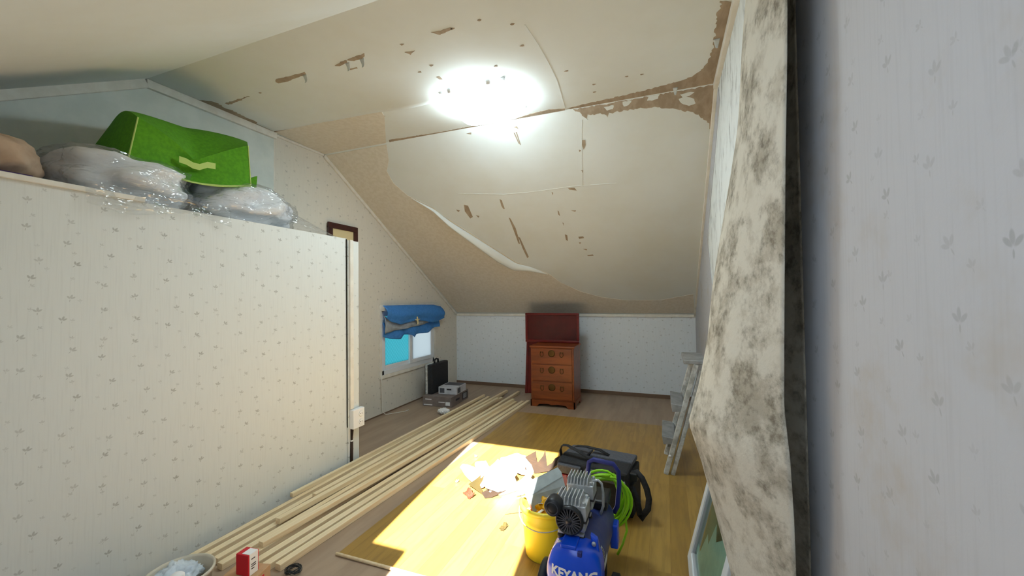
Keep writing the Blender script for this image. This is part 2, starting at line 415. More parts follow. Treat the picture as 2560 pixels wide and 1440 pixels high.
struct(MB().box((XL, YF-.012, 0), (XR, YF, .045)).build('baseboard_far', M_BASE, bevel=.002))
struct(MB().box((XL, YP, 0), (XL+.006, YF, .012)).build('baseboard_left', M_BASE))

# ---- paper layers and torn patches on the ceiling
SN = Vector((0, -(CZ-KZ), -(YF-YC))).normalized()         # normal of the back slope, pointing into the room
def patch(pts, parent, m=None, name='torn_patch', h=.0015, rough=True, seed=0, off=(0, 0, -1), base=.0, step=.014, amp=.004):
    off = Vector(off)
    P = rough_poly(pts, step, amp, seed) if rough else [Vector(q) for q in pts]
    if off.z > -.99:                                       # keep torn points in the slope plane
        P = [q-off*((q-Vector((0, YF, KZ))).dot(off)) for q in P]
    return MB().prism([q+off*base for q in P], off*h).build(name, m or M_TORN, parent)
FL = [
 [(-2.183,1.73,2.568),(-2.151,1.71,2.568),(-2.046,1.715,2.568),(-1.929,1.717,2.568),(-1.942,1.739,2.568),(-2.035,1.743,2.568),(-2.105,1.753,2.568),(-2.176,1.748,2.568)],
 [(-1.72,1.733,2.568),(-1.663,1.719,2.568),(-1.621,1.716,2.568),(-1.633,1.735,2.568),(-1.696,1.747,2.568)],
 [(-1.621,1.716,2.568),(-1.57,1.709,2.568),(-1.486,1.704,2.568),(-1.498,1.726,2.568),(-1.558,1.741,2.568),(-1.602,1.731,2.568)],
 [(-1.061,1.69,2.568),(-1.025,1.698,2.568),(-0.96,1.695,2.568),(-0.947,1.704,2.568),(-0.991,1.718,2.568),(-1.034,1.724,2.568)],
 [(-1.28,1.78,2.568),(-1.224,1.787,2.568),(-1.263,1.806,2.568)],
 [(-1.232,2.047,2.568),(-1.233,2.084,2.568),(-1.251,2.087,2.568),(-1.257,2.051,2.568)],
 [(-1.678,1.789,2.568),(-1.615,1.789,2.568),(-1.619,1.8,2.568),(-1.676,1.799,2.568)],
 [(-2.149,2.131,2.568),(-2.122,2.155,2.568),(-2.151,2.169,2.568),(-2.162,2.152,2.568)],
]
for i, q in enumerate(FL): patch(q, ceil_flat, seed=i, amp=.003)
for i, q in enumerate([(-0.803,1.701,2.568),(-1.256,1.716,2.568),(-1.218,1.937,2.568),(-0.667,1.786,2.568),(-0.677,1.961,2.568),(-0.515,2.28,2.568),(-0.194,2.475,2.568),(-0.11,2.486,2.568),(-0.395,2.491,2.568),(-0.406,2.586,2.568),(-1.313,1.968,2.568),(-1.876,2.35,2.568),(-0.879,2.079,2.568),(-2.387,1.786,2.568),(-0.954,1.707,2.568)]):
    q = Vector(q); patch([q+Vector((.011*math.cos(a)*(1+.5*math.sin(3*a+i)), .007*math.sin(a), 0)) for a in (0, 1, 2, 3.2, 4.2, 5.3)], ceil_flat, rough=False)
patch([(-2.841,1.7,2.568),(-2.792,1.732,2.568),(-2.77,1.776,2.568),(-2.798,1.838,2.568),(-2.788,1.881,2.568),(-2.803,1.982,2.568),(-2.803,2.067,2.568),(-2.8,2.166,2.568),(-2.847,2.251,2.568),(-2.875,2.119,2.568),(-2.872,1.995,2.568),(-2.865,1.824,2.568)], ceil_flat, seed=31, amp=.006)
patch([(-2.729,1.793,2.568),(-2.578,1.791,2.568),(-2.491,1.787,2.568),(-2.605,1.809,2.568),(-2.727,1.818,2.568)], ceil_flat, seed=33, amp=.005)
patch([(0.255,1.987,2.568),(0.261,2.03,2.568),(0.247,2.094,2.568),(0.255,2.221,2.568),(0.262,2.326,2.568),(0.255,2.457,2.568),(0.223,2.571,2.568),(0.183,2.614,2.568),(0.14,2.645,2.568),(0.084,2.656,2.568),(-0.009,2.674,2.568),(-0.131,2.693,2.568),(-0.231,2.702,2.568),(-0.39,2.718,2.568),(-0.556,2.73,2.568),(-0.638,2.741,2.568),(-0.563,2.765,2.568),(-0.398,2.77,2.568),(-0.135,2.77,2.568),(0.11,2.77,2.568),(0.332,2.772,2.568),(0.316,2.017,2.568)], ceil_flat, seed=40, amp=.007)
patch([(-0.636,2.735,2.568),(-0.75,2.707,2.568),(-0.872,2.717,2.568),(-0.956,2.738,2.568),(-1.121,2.756,2.568),(-1.366,2.745,2.568),(-1.651,2.748,2.568),(-2.127,2.725,2.568),(-2.155,2.76,2.568),(-1.667,2.775,2.568),(-1.132,2.781,2.568),(-0.89,2.772,2.568),(-0.645,2.77,2.568)], ceil_flat, seed=41, amp=.004)
patch([(-0.587,2.768,2.562),(-0.398,2.769,2.562),(-0.135,2.769,2.562),(0.11,2.769,2.562),(0.331,2.77,2.562),(0.329,3.056,2.381),(0.308,3.041,2.39),(0.285,2.995,2.419),(0.238,2.945,2.451),(0.175,2.909,2.473),(0.088,2.874,2.496),(-0.025,2.845,2.514),(-0.139,2.831,2.523),(-0.244,2.829,2.524),(-0.339,2.831,2.523),(-0.356,2.853,2.509),(-0.393,2.825,2.527),(-0.49,2.82,2.53),(-0.501,2.851,2.511),(-0.537,2.801,2.542)], ceil_back, off=SN, seed=42, amp=.008)
for i, q in enumerate([
 [(0.104,2.815,2.533),(0.14,2.805,2.539),(0.198,2.829,2.524),(0.209,2.86,2.504),(0.166,2.868,2.5),(0.121,2.845,2.514)],
 [(-0.079,2.767,2.564),(-0.01,2.767,2.564),(-0.026,2.79,2.549),(-0.061,2.799,2.543),(-0.091,2.789,2.549)],
 [(-0.251,2.774,2.559),(-0.186,2.772,2.56),(-0.209,2.799,2.543),(-0.241,2.803,2.54)],
 [(-0.373,2.786,2.551),(-0.305,2.782,2.554),(-0.316,2.806,2.539),(-0.36,2.809,2.537)],
 [(0.111,2.79,2.549),(0.153,2.784,2.553),(0.193,2.791,2.548),(0.171,2.805,2.539),(0.13,2.808,2.537)]]):
    patch(q, ceil_back, M_CEIL, 'paper_remnant', .001, True, 60+i, SN, .0015, amp=.004)
SL = [
 [(-1.051,2.814,2.534),(-1.023,2.809,2.537),(-1.018,2.831,2.523),(-1.034,2.822,2.529)],
 [(-1.066,2.853,2.509),(-1.057,2.855,2.508),(-1.05,2.944,2.452),(-1.058,2.936,2.457)],
 [(-1.048,2.85,2.511),(-1.039,2.852,2.51),(-1.043,2.951,2.447),(-1.049,2.95,2.448)],
 [(-0.564,2.986,2.425),(-0.543,2.989,2.423),(-0.547,3.026,2.4),(-0.569,3.06,2.378),(-0.574,3.022,2.403)],
 [(-0.605,3.055,2.382),(-0.589,3.064,2.376),(-0.606,3.074,2.37)],
 [(-0.767,3.373,2.181),(-0.712,3.375,2.179),(-0.698,3.405,2.161),(-0.757,3.39,2.17)],
 [(-1.801,3.43,2.145),(-1.765,3.443,2.136),(-1.78,3.575,2.053),(-1.815,3.591,2.043),(-1.83,3.502,2.099)],
 [(-1.913,3.474,2.117),(-1.876,3.487,2.108),(-1.902,3.504,2.098)],
 [(-1.737,3.56,2.063),(-1.708,3.572,2.055),(-1.725,3.59,2.043)],
 [(-1.42,3.41,2.157),(-1.404,3.421,2.15),(-1.413,3.518,2.089),(-1.428,3.517,2.09),(-1.433,3.48,2.113)],
 [(-1.413,3.621,2.024),(-1.401,3.632,2.017),(-1.392,3.752,1.941),(-1.405,3.856,1.876),(-1.423,3.964,1.807),(-1.437,3.952,1.815),(-1.424,3.801,1.91)],
 [(-1.405,3.866,1.869),(-1.392,3.878,1.861),(-1.391,4.153,1.688),(-1.415,4.17,1.677),(-1.417,4.021,1.771)],
 [(-0.918,3.394,2.167),(-0.906,3.403,2.161),(-0.917,3.427,2.147)],
 [(-0.917,3.59,2.044),(-0.908,3.599,2.037),(-0.911,3.654,2.003),(-0.921,3.634,2.015)],
 [(-0.907,3.729,1.956),(-0.898,3.74,1.949),(-0.905,3.768,1.931)],
 [(-0.92,3.876,1.863),(-0.899,3.888,1.855),(-0.909,3.961,1.809),(-0.926,3.949,1.817)],
 [(-0.794,3.918,1.836),(-0.746,3.917,1.837),(-0.742,3.938,1.824),(-0.791,3.944,1.82)],
 [(-0.756,4.171,1.676),(-0.697,4.164,1.681),(-0.691,4.181,1.67),(-0.75,4.183,1.669)],
 [(-0.805,3.99,1.79),(-0.782,3.992,1.789),(-0.798,4.012,1.777)],
 [(-0.779,4.079,1.734),(-0.739,4.082,1.732),(-0.751,4.104,1.719)],
 [(-0.793,3.603,2.035),(-0.749,3.607,2.032),(-0.759,3.62,2.025)],
 [(-0.625,3.223,2.275),(-0.606,3.226,2.273),(-0.614,3.25,2.258)],
 [(-1.444,2.8,2.542),(-1.4,2.798,2.544),(-1.407,2.812,2.535)]]
for i, q in enumerate(SL): patch(q, ceil_back, off=SN, rough=False, seed=80+i)
# wallpaper still stuck to the left and bottom of the slope and to the strip above the crease
patch([(-2.876,2.777,2.557),(-2.191,2.775,2.558),(-2.269,2.905,2.476),(-2.366,3.0,2.416),(-2.384,3.122,2.339),(-2.331,3.26,2.252),(-2.136,3.431,2.144),(-2.111,3.501,2.099),(-1.84,3.863,1.871),(-1.567,4.223,1.643),(-1.245,4.43,1.513),(-1.153,4.579,1.419),(-0.954,4.752,1.31),(-0.736,4.862,1.24),(-0.464,4.927,1.199),(-0.063,4.932,1.196),(0.282,4.83,1.26),(0.316,5.188,1.034),(-2.839,5.178,1.04)], ceil_back, M_CEILP, 'wallpaper_sheet', .0025, False, 0, SN)
patch([(-2.841,2.245,2.568),(-2.377,2.25,2.568),(-1.84,2.271,2.568),(-1.873,2.352,2.568),(-2.199,2.78,2.568),(-2.883,2.783,2.568)], ceil_flat, M_CEILP, 'wallpaper_sheet', .0025, False)
# loose upper sheet whose lower edge sags off the flat ceiling
def sag(u, v):
    a = Vector((-2.833,2.232,2.568)).lerp(Vector((-1.115,2.274,2.568)), u); n = Vector((0, -.34, 0))
    d = (.006+.026*math.exp(-((u-.72)/.16)**2)+.006*math.exp(-((u-.35)/.12)**2))*min(1, (1-u)*6, u*10+.2)
    k = 1-v
    return a+n*v+Vector((0, .004*math.sin(u*17), .002*v-.002*k-d*k*k))
MB().grid(sag, 40, 10).build('sagging_paper_edge', M_CEIL, ceil_flat, True, solid=.0015)
# curled lip of the torn slope paper
lipA = [Vector(q) for q in [(-2.306,3.29,2.233),(-2.142,3.44,2.138),(-2.041,3.619,2.025),(-1.846,3.874,1.864),(-1.698,4.072,1.739),(-1.574,4.242,1.632),(-1.409,4.316,1.585),(-1.256,4.436,1.509)]]
lipB = [Vector(q) for q in [(-2.314,3.289,2.234),(-2.154,3.443,2.136),(-2.07,3.637,2.014),(-1.895,3.916,1.838),(-1.76,4.148,1.691),(-1.63,4.311,1.588),(-1.441,4.354,1.561),(-1.258,4.443,1.505)]]
def lip(u, v):
    k = u*(len(lipA)-1); i = min(int(k), len(lipA)-2); t = k-i
    a = lipA[i].lerp(lipA[i+1], t); c = lipB[i].lerp(lipB[i+1], t)
    return a+(c-a)*v+SN*(.004+.05*math.sin(u*math.pi)*math.sin(v*1.9))
MB().grid(lip, 40, 6).build('curled_paper_lip', M_CEIL, ceil_back, True, solid=.001)

# seams between the paper lengths and small flakes hanging at the tears
def seam(pts, parent, off, wd=.005, h=.0016, m=None):
    off = Vector(off); P = [Vector(q) for q in pts]; b = MB()
    for a, c in zip(P, P[1:]):
        d = (c-a).normalized(); s = d.cross(off).normalized()*wd/2
        b.prism([a-s, c-s, c+s, a+s], off*h)
    return b.build('paper_joint', m or M_CEIL, parent)
seam([(-0.613,1.813,2.568),(-0.599,1.985,2.568),(-0.594,2.174,2.568),(-0.595,2.354,2.568),(-0.632,2.717,2.568)], ceil_flat, (0, 0, -1))
seam([(-2.841,2.245,2.568),(-2.372,2.245,2.568),(-2.008,2.255,2.568),(-1.677,2.269,2.568),(-1.487,2.274,2.568)], ceil_flat, (0, 0, -1), .007, .0035, M_TORN)  # brown strip paints the dark shadow line at the sagging sheet's seam
seam([(-1.797,3.305,2.223),(-1.358,3.366,2.185),(-1.092,3.373,2.181),(-0.729,3.362,2.188),(-0.365,3.377,2.178)], ceil_back, SN)
seam([(-0.537,2.845,2.514),(-0.563,2.956,2.444),(-0.601,3.14,2.327),(-0.644,3.38,2.176)], ceil_back, SN, .004)
for i, q in enumerate([(-1.952,1.735,2.568),(-1.633,1.735,2.568),(-1.533,1.735,2.568),(0.27,2.28,2.568),(0.081,2.721,2.568)]):
    q = Vector(q)
    MB().grid(lambda u, v: q+Vector(((u-.5)*.03*(1-v*.7), .012*math.sin(v*2.5), -.002-.045*v)), 4, 5).build('paper_flake', M_CEIL, ceil_flat, True, solid=.0008)
MB().bar((XL+.020, (-2.876,4.604,1.403)[1], (-2.876,4.604,1.403)[2]+.012), (XL+.020, (-2.876,4.946,1.179)[1], (-2.876,4.946,1.179)[2]+.012), .004, .006).build('trim_gap', M_GAP, wall_left)

# ---- right wall: near paper, far paper and the peeled sheet folded back on itself
MB().prism([(XR, YB, 0), (XR, 1.22, 0), (XR, 1.22, zceil(1.22)-.01), (XR, YB, KZ)], (-.003, 0, 0)).build('wallpaper_sheet', M_PAPER_R, wall_right)
farp = [(0.326,2.715,2.516),(0.326,2.675,2.418),(0.326,3.0,2.158),(0.326,3.483,1.805),(0.326,3.549,1.656),(0.326,3.344,1.36),(0.326,3.165,1.212)]
MB().prism([Vector(q) for q in farp]+[Vector(q) for q in ((XR, 2.55, .95), (XR, 2.3, .4), (XR, 2.25, 0), (XR, YF, 0), (XR, YF, KZ))], (-.003, 0, 0)).build('wallpaper_sheet', M_PAPER_R, wall_right)
pf = [(0.415,0.176,1.38),(0.6,0.134,1.4),(0.731,0.102,1.4),(0.84,0.069,1.42),(0.961,0.104,1.44),(1.102,0.133,1.46),(1.272,0.155,1.5),(1.379,0.172,1.5),(1.643,0.217,1.5),(1.787,0.24,1.5),(2.023,0.266,1.5),(2.219,0.286,1.5)]
pe = [(0.614,0.262,1.082),(0.745,0.258,1.07),(0.879,0.252,1.063),(0.991,0.246,1.076),(1.146,0.246,1.06),(1.281,0.248,1.053),(1.543,0.25,1.029),(1.757,0.255,1.017),(1.887,0.258,1.015)]
pf = [tuple(float(c) for c in q) for q in pf]; pe = [tuple(float(c) for c in q) for q in pe]
def at_z(tab, z):
    return interp(z, [q[0] for q in tab], [q[1] for q in tab]), interp(z, [q[0] for q in tab], [q[2] for q in tab])
def flap(u, v):
    z = .004+v*2.30
    fx, fy = at_z(pf, z); ex, ey = at_z(pe, z)
    wx, wy = XR-.004, 1.20
    rip = .006*math.sin(z*7+u*5)+.004*noise.noise((u*3, z*3, 2))
    if u < .35:                                    # leaving the wall
        t = u/.35; x = wx+(fx+.012-wx)*sstep(t); y = wy+(fy-wy)*t
    elif u < .5:                                   # the fold
        t = (u-.35)/.15*math.pi; rr = .010; x = fx+rr*.9*math.cos(t)+.002; y = fy+.014*math.sin(t)
    else:
        t = (u-.5)/.5
        x = fx-.008+(ex-fx+.008)*t-.030*math.sin(t*math.pi)*(1-.3*t); y = fy+(ey-fy)*t
        x += rip*math.sin(t*math.pi)
    return (min(x, XR-.004), y, z)
o = MB().grid(flap, 60, 90).build('peeled_wallpaper', M_MOLDPAPER, None, True, solid=.0015)
tag(o, 'tall moldy strip of wallpaper peeled off the right wall and folded back', 'wallpaper')

# ---------------------------------------------------------------- gable window
win = struct(MB().box((XL-.05, WY0, WZ0), (XL+.012, WY1, WZ0+.05)).build('window_1', M_PVC, bevel=.003))
b = MB()
b.box((XL-.05, WY0, WZ1-.05), (XL+.012, WY1, WZ1)).box((XL-.05, WY0, WZ0), (XL+.012, WY0+.035, WZ1)).box((XL-.05, WY1-.035, WZ0), (XL+.012, WY1, WZ1))
b.build('window_frame', M_PVC, win, bevel=.003)
b = MB()
for q in (((WY0-.035, WZ0-.035), (WY0, WZ1+.035)), ((WY1, WZ0-.035), (WY1+.035, WZ1+.035)), ((WY0, WZ0-.035), (WY1, WZ0)), ((WY0, WZ1), (WY1, WZ1+.035))):
    b.box((XL, q[0][0], q[0][1]), (XL+.016, q[1][0], q[1][1]))
b.build('window_casing', M_TRIM, win, bevel=.002)
YM = (WY0+WY1)/2
for y0, y1, x, gm in ((WY0+.035, YM+.05, XL-.018, M_GLASSL), (YM-.02, WY1-.035, XL+.006, M_GLASSR)):
    b = MB(); z0, z1 = WZ0+.05, WZ1-.05; s = .045
    b.box((x-.012, y0, z0), (x+.012, y0+s, z1)).box((x-.012, y1-s, z0), (x+.012, y1, z1)).box((x-.012, y0+s, z0), (x+.012, y1-s, z0+s)).box((x-.012, y0+s, z1-s), (x+.012, y1-s, z1))
    sash = b.build('window_sash', M_PVC, win, bevel=.002)
    MB().box((x-.003, y0+s, z0+s), (x+.003, y1-s, z1-s)).build('pane', gm, sash)

# blue roman curtain over the window
cur = thing('window_curtain', 'blue roman curtain with grey lining, tied up over the gable window', 'curtain', (0, 0, 0))
def drape(name, top, bot, m, x0, bulge, rip, nu=36, nv=10, parent=cur, seed=0):
    top = [Vector(q) for q in top]; bot = [Vector(q) for q in bot]
    def pl(P, u):
        k = u*(len(P)-1); i = min(int(k), len(P)-2); return P[i].lerp(P[i+1], k-i)
    def fn(u, v):
        a, c = pl(top, u), pl(bot, u); q = a.lerp(c, v)
        q.x = x0+bulge*math.sin(min(1, v*1.15)*math.pi*.8)+rip*math.sin(u*23+seed+v*2)*v+.01*noise.noise((u*4, v*3, seed))
        return q
    return MB().grid(fn, nu, nv).build(name, m, parent, True, solid=.003)
CX = XL+.045
drape('lower_drape', [(-2.83,3.524,0.993),(-2.83,3.7,0.956),(-2.83,3.882,0.929),(-2.83,4.08,0.939),(-2.83,4.293,0.975),(-2.83,4.458,0.986),(-2.83,4.633,0.966)], [(-2.83,3.53,0.835),(-2.83,3.63,0.807),(-2.83,3.807,0.785),(-2.83,3.897,0.831),(-2.83,4.022,0.815),(-2.83,4.086,0.78),(-2.83,4.153,0.818),(-2.83,4.363,0.809),(-2.83,4.476,0.851),(-2.83,4.533,0.867),(-2.83,4.652,0.869)], M_BLUE, CX-.01, .02, .010, 44, seed=2)
drape('lining_band', [(-2.82,3.512,1.063),(-2.82,3.687,0.988),(-2.82,3.869,0.963),(-2.82,4.066,0.998),(-2.82,4.279,1.016),(-2.82,4.414,0.978)], [(-2.82,3.524,0.874),(-2.82,3.687,0.895),(-2.82,3.868,0.898),(-2.82,4.065,0.912),(-2.82,4.278,0.926),(-2.82,4.414,0.958)], M_LINING, CX+.012, .02, .006, seed=3)
drape('upper_drape', [(-2.8,3.488,1.174),(-2.8,3.769,1.172),(-2.8,4.163,1.168),(-2.8,4.48,1.161),(-2.8,4.657,1.135)], [(-2.8,3.507,1.038),(-2.8,3.593,0.994),(-2.8,3.753,0.957),(-2.8,3.902,0.97),(-2.8,4.045,0.989),(-2.8,4.213,0.97),(-2.8,4.383,0.94),(-2.8,4.525,0.941),(-2.8,4.696,0.984)], M_BLUE, CX+.02, .055, .006, seed=1)
q = Vector((-2.76,4.052,0.989))
b = MB().tube([q+Vector((.0, -.008, .04)), q, q+Vector((0, .004, -.05))], [.008, .012, .006], 6)
b.tube([q+Vector((0, -.045, .006)), q, q+Vector((0, .05, .012))], [.005, .009, .004], 6); b.build('bow', M_CREAM, cur)
MB().box((XL+.016, WY0-.01, WZ1-.035), (XL+.06, WY0+.03, WZ1+.02)).build('rail_bracket', M_PVC, cur, bevel=.003)
cord = [(XL+.02, 3.52, .45), (XL+.022, 3.52, .25), (XL+.02, 3.525, .04), (XL+.05, 3.55, .006), (XL+.11, 3.63, .006), (XL+.17, 3.72, .006), (XL+.18, 3.78, .006)]
tag(MB().tube(cord, .004, 6).build('curtain_cord', M_TRIM, None, True), 'thin white cord hanging below the gable window onto the floor', 'cord')

# picture frame above the partition
pfm = thing('picture_frame', 'dark brown picture frame hung on the gable wall, top half showing', 'frame', (XL+.014, 2.975, 1.73))
b = MB(); hw, hh, s = .185, .225, .05
b.box((0, -hw, hh-s), (.02, hw, hh)).box((0, -hw, -hh), (.02, hw, -hh+s)).box((0, -hw, -hh+s), (.02, -hw+s, hh-s)).box((0, hw-s, -hh+s), (.02, hw, hh-s))
b.build('moulding', M_FRAME, pfm, bevel=.003)
MB().box((0, -hw+s, -hh+s), (.006, hw-s, hh-s)).build('picture_mat', M_CREAM, pfm)

# ---------------------------------------------------------------- ceiling light
lx, ly = -1.10, 2.40
lamp = thing('ceiling_light', 'glowing white square ceiling light on the flat ceiling', 'ceiling light', (lx, ly, CZ))
MB().box((-.225, -.205, -.022), (.225, .205, 0)).build('base_tray', M_LITE, lamp, bevel=.006)
def cover(u, v):
    a, c = u*2-1, v*2-1
    e = max(abs(a), abs(c)); rr = (abs(a)**6+abs(c)**6)**(1/6) or 1
    k = e/rr if rr else 1
    return (a*k*.24, c*k*.22, -.014-.075*(1-min(1, e)**10)**.5)
MB().grid(cover, 16, 16).build('diffuser', M_EMIT, lamp, True)
for y in (-.21, .21):
    for x in (-.13, .13):
        MB().lathe([(.016, -.045), (.020, -.03), (.020, -.02)], 12, 'z', (x, y*1.09, 0)).build('clip_cap', M_LITE, lamp, True)

# ---------------------------------------------------------------- wood print vinyl sheet on the floor
vs_ = thing('vinyl_sheet', 'yellow wood print vinyl flooring sheet laid over the brown floor', 'flooring', (0, 0, 0))
VZ = .007
MB().box((-1.522, 1.545, .0005), (XR-.004, 4.10, VZ)).build('sheet', M_VINYL, vs_, bevel=.002)
MB().tube([(-1.525, 1.54, .008), (-1.0, 1.545, .008), (-.4, 1.545, .008), (XR-.01, 1.545, .008)], .0075, 8).build('rolled_edge', M_PINE, vs_, True)

# ---------------------------------------------------------------- lumber: eleven loose pine strips in two layers
G = 'pine strips lying along the partition'
LUM = [  # near end, far end (floor x, y), layer, width, height, label
 ((-2.150, .98), (-2.135, 4.35), 0, .030, .030, 'pine strip nearest the partition, its end running out of the picture'),
 ((-2.085, 1.25), (-2.060, 4.53), 0, .036, .030, 'second pine strip from the partition on the floor'),
 ((-2.015, 1.29), (-1.965, 4.76), 0, .036, .030, 'pine strip on the floor starting just behind the milky tub'),
 ((-1.955, 1.27), (-1.895, 4.55), 0, .036, .030, 'pine strip on the floor with a dark gap along its right side'),
 ((-1.885, 1.36), (-1.800, 4.90), 0, .036, .030, 'pine strip reaching farthest towards the red table board'),
 ((-1.815, 1.33), (-1.665, 4.42), 0, .038, .030, 'pine strip on the floor starting behind the red box'),
 ((-1.750, 1.34), (-1.590, 4.46), 0, .040, .030, 'rightmost pine strip but one, starting beside the kraft carton'),
 ((-1.695, 1.36), (-1.535, 4.50), 0, .036, .030, 'rightmost pine strip of the pile, beside the bare floor'),
 ((-2.178, 1.84), (-2.105, 4.50), 1, .026, .026, 'thin pine strip on top of the pile, close against the partition'),
 ((-2.035, 1.88), (-1.925, 4.80), 1, .032, .028, 'upper pine strip whose square end lies farthest back'),
 ((-1.995, 1.60), (-1.880, 4.40), 1, .032, .030, 'upper pine strip with a square end showing mid pile'),
 ((-1.885, 1.42), (-1.690, 4.41), 1, .034, .028, 'upper pine strip ending just behind the red box'),
]
for i, (a, c, ly_, wd, ht, lab) in enumerate(LUM):
    z = .030*ly_+ht/2+.0008
    a3, c3 = Vector((a[0], a[1], z)), Vector((c[0], c[1], z)); d = c3-a3
    m_ = MB().bar((0, 0, 0), (0, d.length, 0), wd, ht)
    o = m_.build('pine_strip', M_PINE, bevel=.0015); o.location = a3; o.rotation_euler = (0, 0, math.atan2(-d.x, d.y))
    tag(o, lab, 'lumber', G)

# ---------------------------------------------------------------- wall outlet, conduit and cable on the partition post
out = thing('wall_outlet', 'white double power outlet on the partition corner post', 'outlet', (XP+.012, 2.415, .355))
MB().box((0, -.058, -.07), (.04, .058, .07)).build('body', M_LITE, out, bevel=.004)
for z in (.03, -.03):
    k = MB().lathe([(.021, .040), (.021, .044), (.017, .044)], 16, 'x', (0, .018, z)).build('socket', M_LITE, out, True)
    b = MB()
    for s in (-1, 1): b.lathe([(.003, .044), (.003, .0455)], 6, 'x', (0, .018+s*.009, z))
    b.build('pin_holes', M_INK, k)
tag(MB().box((XP+.0125, 2.352, .43), (XP+.03, 2.385, ZP-.01)).build('cable_conduit', M_TRIM, bevel=.002), 'white cable duct running up the partition post above the outlet', 'cable duct')
cb = thing('power_cable', 'dark brown cable running down below the white outlet', 'cable', (XP+.018, 2.37, 0))
MB().tube([(0, 0, .001), (.001, .002, .1), (0, .004, .19)], .011, 8).build('lower_sheath', M_DKCLOTH, cb, True)
MB().tube([(0, .004, .20), (0, .006, .24), (0, .008, .283)], [.008, .010, .012], 8).build('upper_sheath', M_DKCLOTH, cb, True)
MB().lathe([(.009, .19), (.009, .20)], 8, 'z', (0, .004, 0)).build('white_tie', M_LITE, cb)

# ---------------------------------------------------------------- bedding on top of the partition
def blob(c, s, amp, seed, p=2.6, floor_z=None, freq=3., fine=.0):
    def fn(u, v):
        a, e = u*2*math.pi, (v-.5)*math.pi
        def sp(t): return math.copysign(abs(t)**(2/p), t)
        d = Vector((sp(math.cos(e))*sp(math.cos(a)), sp(math.cos(e))*sp(math.sin(a)), sp(math.sin(e))))
        n = 1+amp*noise.noise(d*freq+Vector((seed, 0, 0)))+fine*abs(noise.noise(d*freq*3.1+Vector((seed, 5, 0))))
        q = Vector((c[0]+d.x*s[0]*n, c[1]+d.y*s[1]*n, c[2]+d.z*s[2]*n))
        if floor_z is not None: q.z = max(q.z, floor_z+.002*abs(math.sin(u*40)))
        return q
    return MB().grid(fn, 64, 32)
for nm, lab, c, s, sd in (('bedding_bundle', 'white bedding in clear plastic under the green bag, larger left bundle', (-2.50, 1.135, ZP+.12), (.235, .25, .13), 1.3),
                          ('bedding_bundle', 'white bedding in clear plastic at the right end of the partition top', (-2.46, 1.72, ZP+.12), (.20, .29, .135), 4.1)):
    t = thing(nm, lab, 'bedding', (c[0], c[1], ZP), group='plastic wrapped bedding on the partition')
    loc = (0, 0, c[2]-ZP)
    blob(loc, s, .22, sd, 2.5, .004, 2.2, .07).build('folded_bedding', M_BED, t, True)
    blob(loc, (s[0]*1.07, s[1]*1.10, s[2]*1.10), .24, sd, 2.4, .002, 2.2, .10).build('plastic_cover', M_PLASTIC, t, True)
    if sd > 3:          # pinched plastic tail drooping towards the post
        def tail(u, v):
            a = (v-.5)*2; k = 1-u
            return (.13*k*a+.02+.19*u, .16+.42*u, .004+.20*(k**1.15)*(1-a*a*.7)+.016*abs(math.sin(a*6+u*5))*k)
        MB().grid(tail, 20, 16).build('plastic_tail', M_PLASTIC, t, True)
    else:
        def skirt(u, v):
            return (.292+.018*v+.010*math.sin(u*21), -.24+.58*u, .03-.075*v*(1+.3*math.sin(u*7))+.02*(1-v))
        MB().grid(skirt, 40, 6).build('plastic_skirt', M_PLASTIC, t, True)
t = blob((-2.50, .625, ZP+.105), (.25, .225, .115), .12, 8.2, 2.4, ZP+.004, 2.2, .06).build('tan_pillow', M_TAN, None, True)
tag(t, 'tan brown bedding bundle at the left end of the partition top', 'pillow')
t = blob((-2.68, .62, ZP+.225), (.14, .22, .045), .2, 3.7, 2.2, ZP+.19, 3).build('dark_cloth', M_DKCLOTH, None, True)
tag(t, 'dark brown cloth lying on the tan bundle at the left edge', 'cloth')
tag(MB().box((XP-.10, .30, ZP+.0225), (XP-.008, .76, ZP+.030)).build('purple_cloth', mat('purple_cloth', (60, 30, 90), .8), bevel=.002), 'narrow strip of purple cloth along the partition edge', 'cloth')

# green storage bag lying on the bedding
gb = thing('green_storage_bag', 'bright green fabric storage bag slumped on top of the white bedding', 'storage bag', (-2.45, 1.38, 1.95))
G8 = dict(A=(-2.3,1.115,2.115), B=(-2.3,1.079,1.901), Cc=(-2.3,1.664,1.928), D=(-2.3,1.646,2.167),
          a=(-2.66,1.173,2.162), b=(-2.66,1.115,2.037), c=(-2.66,1.849,2.045), d=(-2.66,1.898,2.334))
G8 = {k: Vector(v)-Vector((-2.45, 1.38, 1.95)) for k, v in G8.items()}
def gbag(u, v, w):        # u along the front, v up, w to the back
    f = G8['B'].lerp(G8['Cc'], u).lerp(G8['A'].lerp(G8['D'], u), v)
    k = G8['b'].lerp(G8['c'], u).lerp(G8['a'].lerp(G8['d'], u), v)
    q = f.lerp(k, w)
    va = (u/.47) if u < .47 else (1-(u-.47)/.53)                      # 1 at the crease
    q.z -= .15*(va**1.1)*v*(1-w)**1.0
    q.x -= .05*(va**2)*math.sin(v*math.pi*.9)*(1-w)
    q.z += .055*math.sin(u*math.pi)**.7*math.sin(w*math.pi*.8)*v-.045*math.sin(u*math.pi)*(1-v)
    q.z += .05*math.sin(w*math.pi)*v*(1-u)
    q.x += .02*math.sin(u*math.pi*2)*v*(1-w)
    return q
b = MB(); n = 22
b.grid(lambda s, t: gbag(s, t, 0), n, 12); b.grid(lambda s, t: gbag(s, t, 1), n, 12)
b.grid(lambda s, t: gbag(0, s, t), 12, 14); b.grid(lambda s, t: gbag(1, s, t), 12, 14)
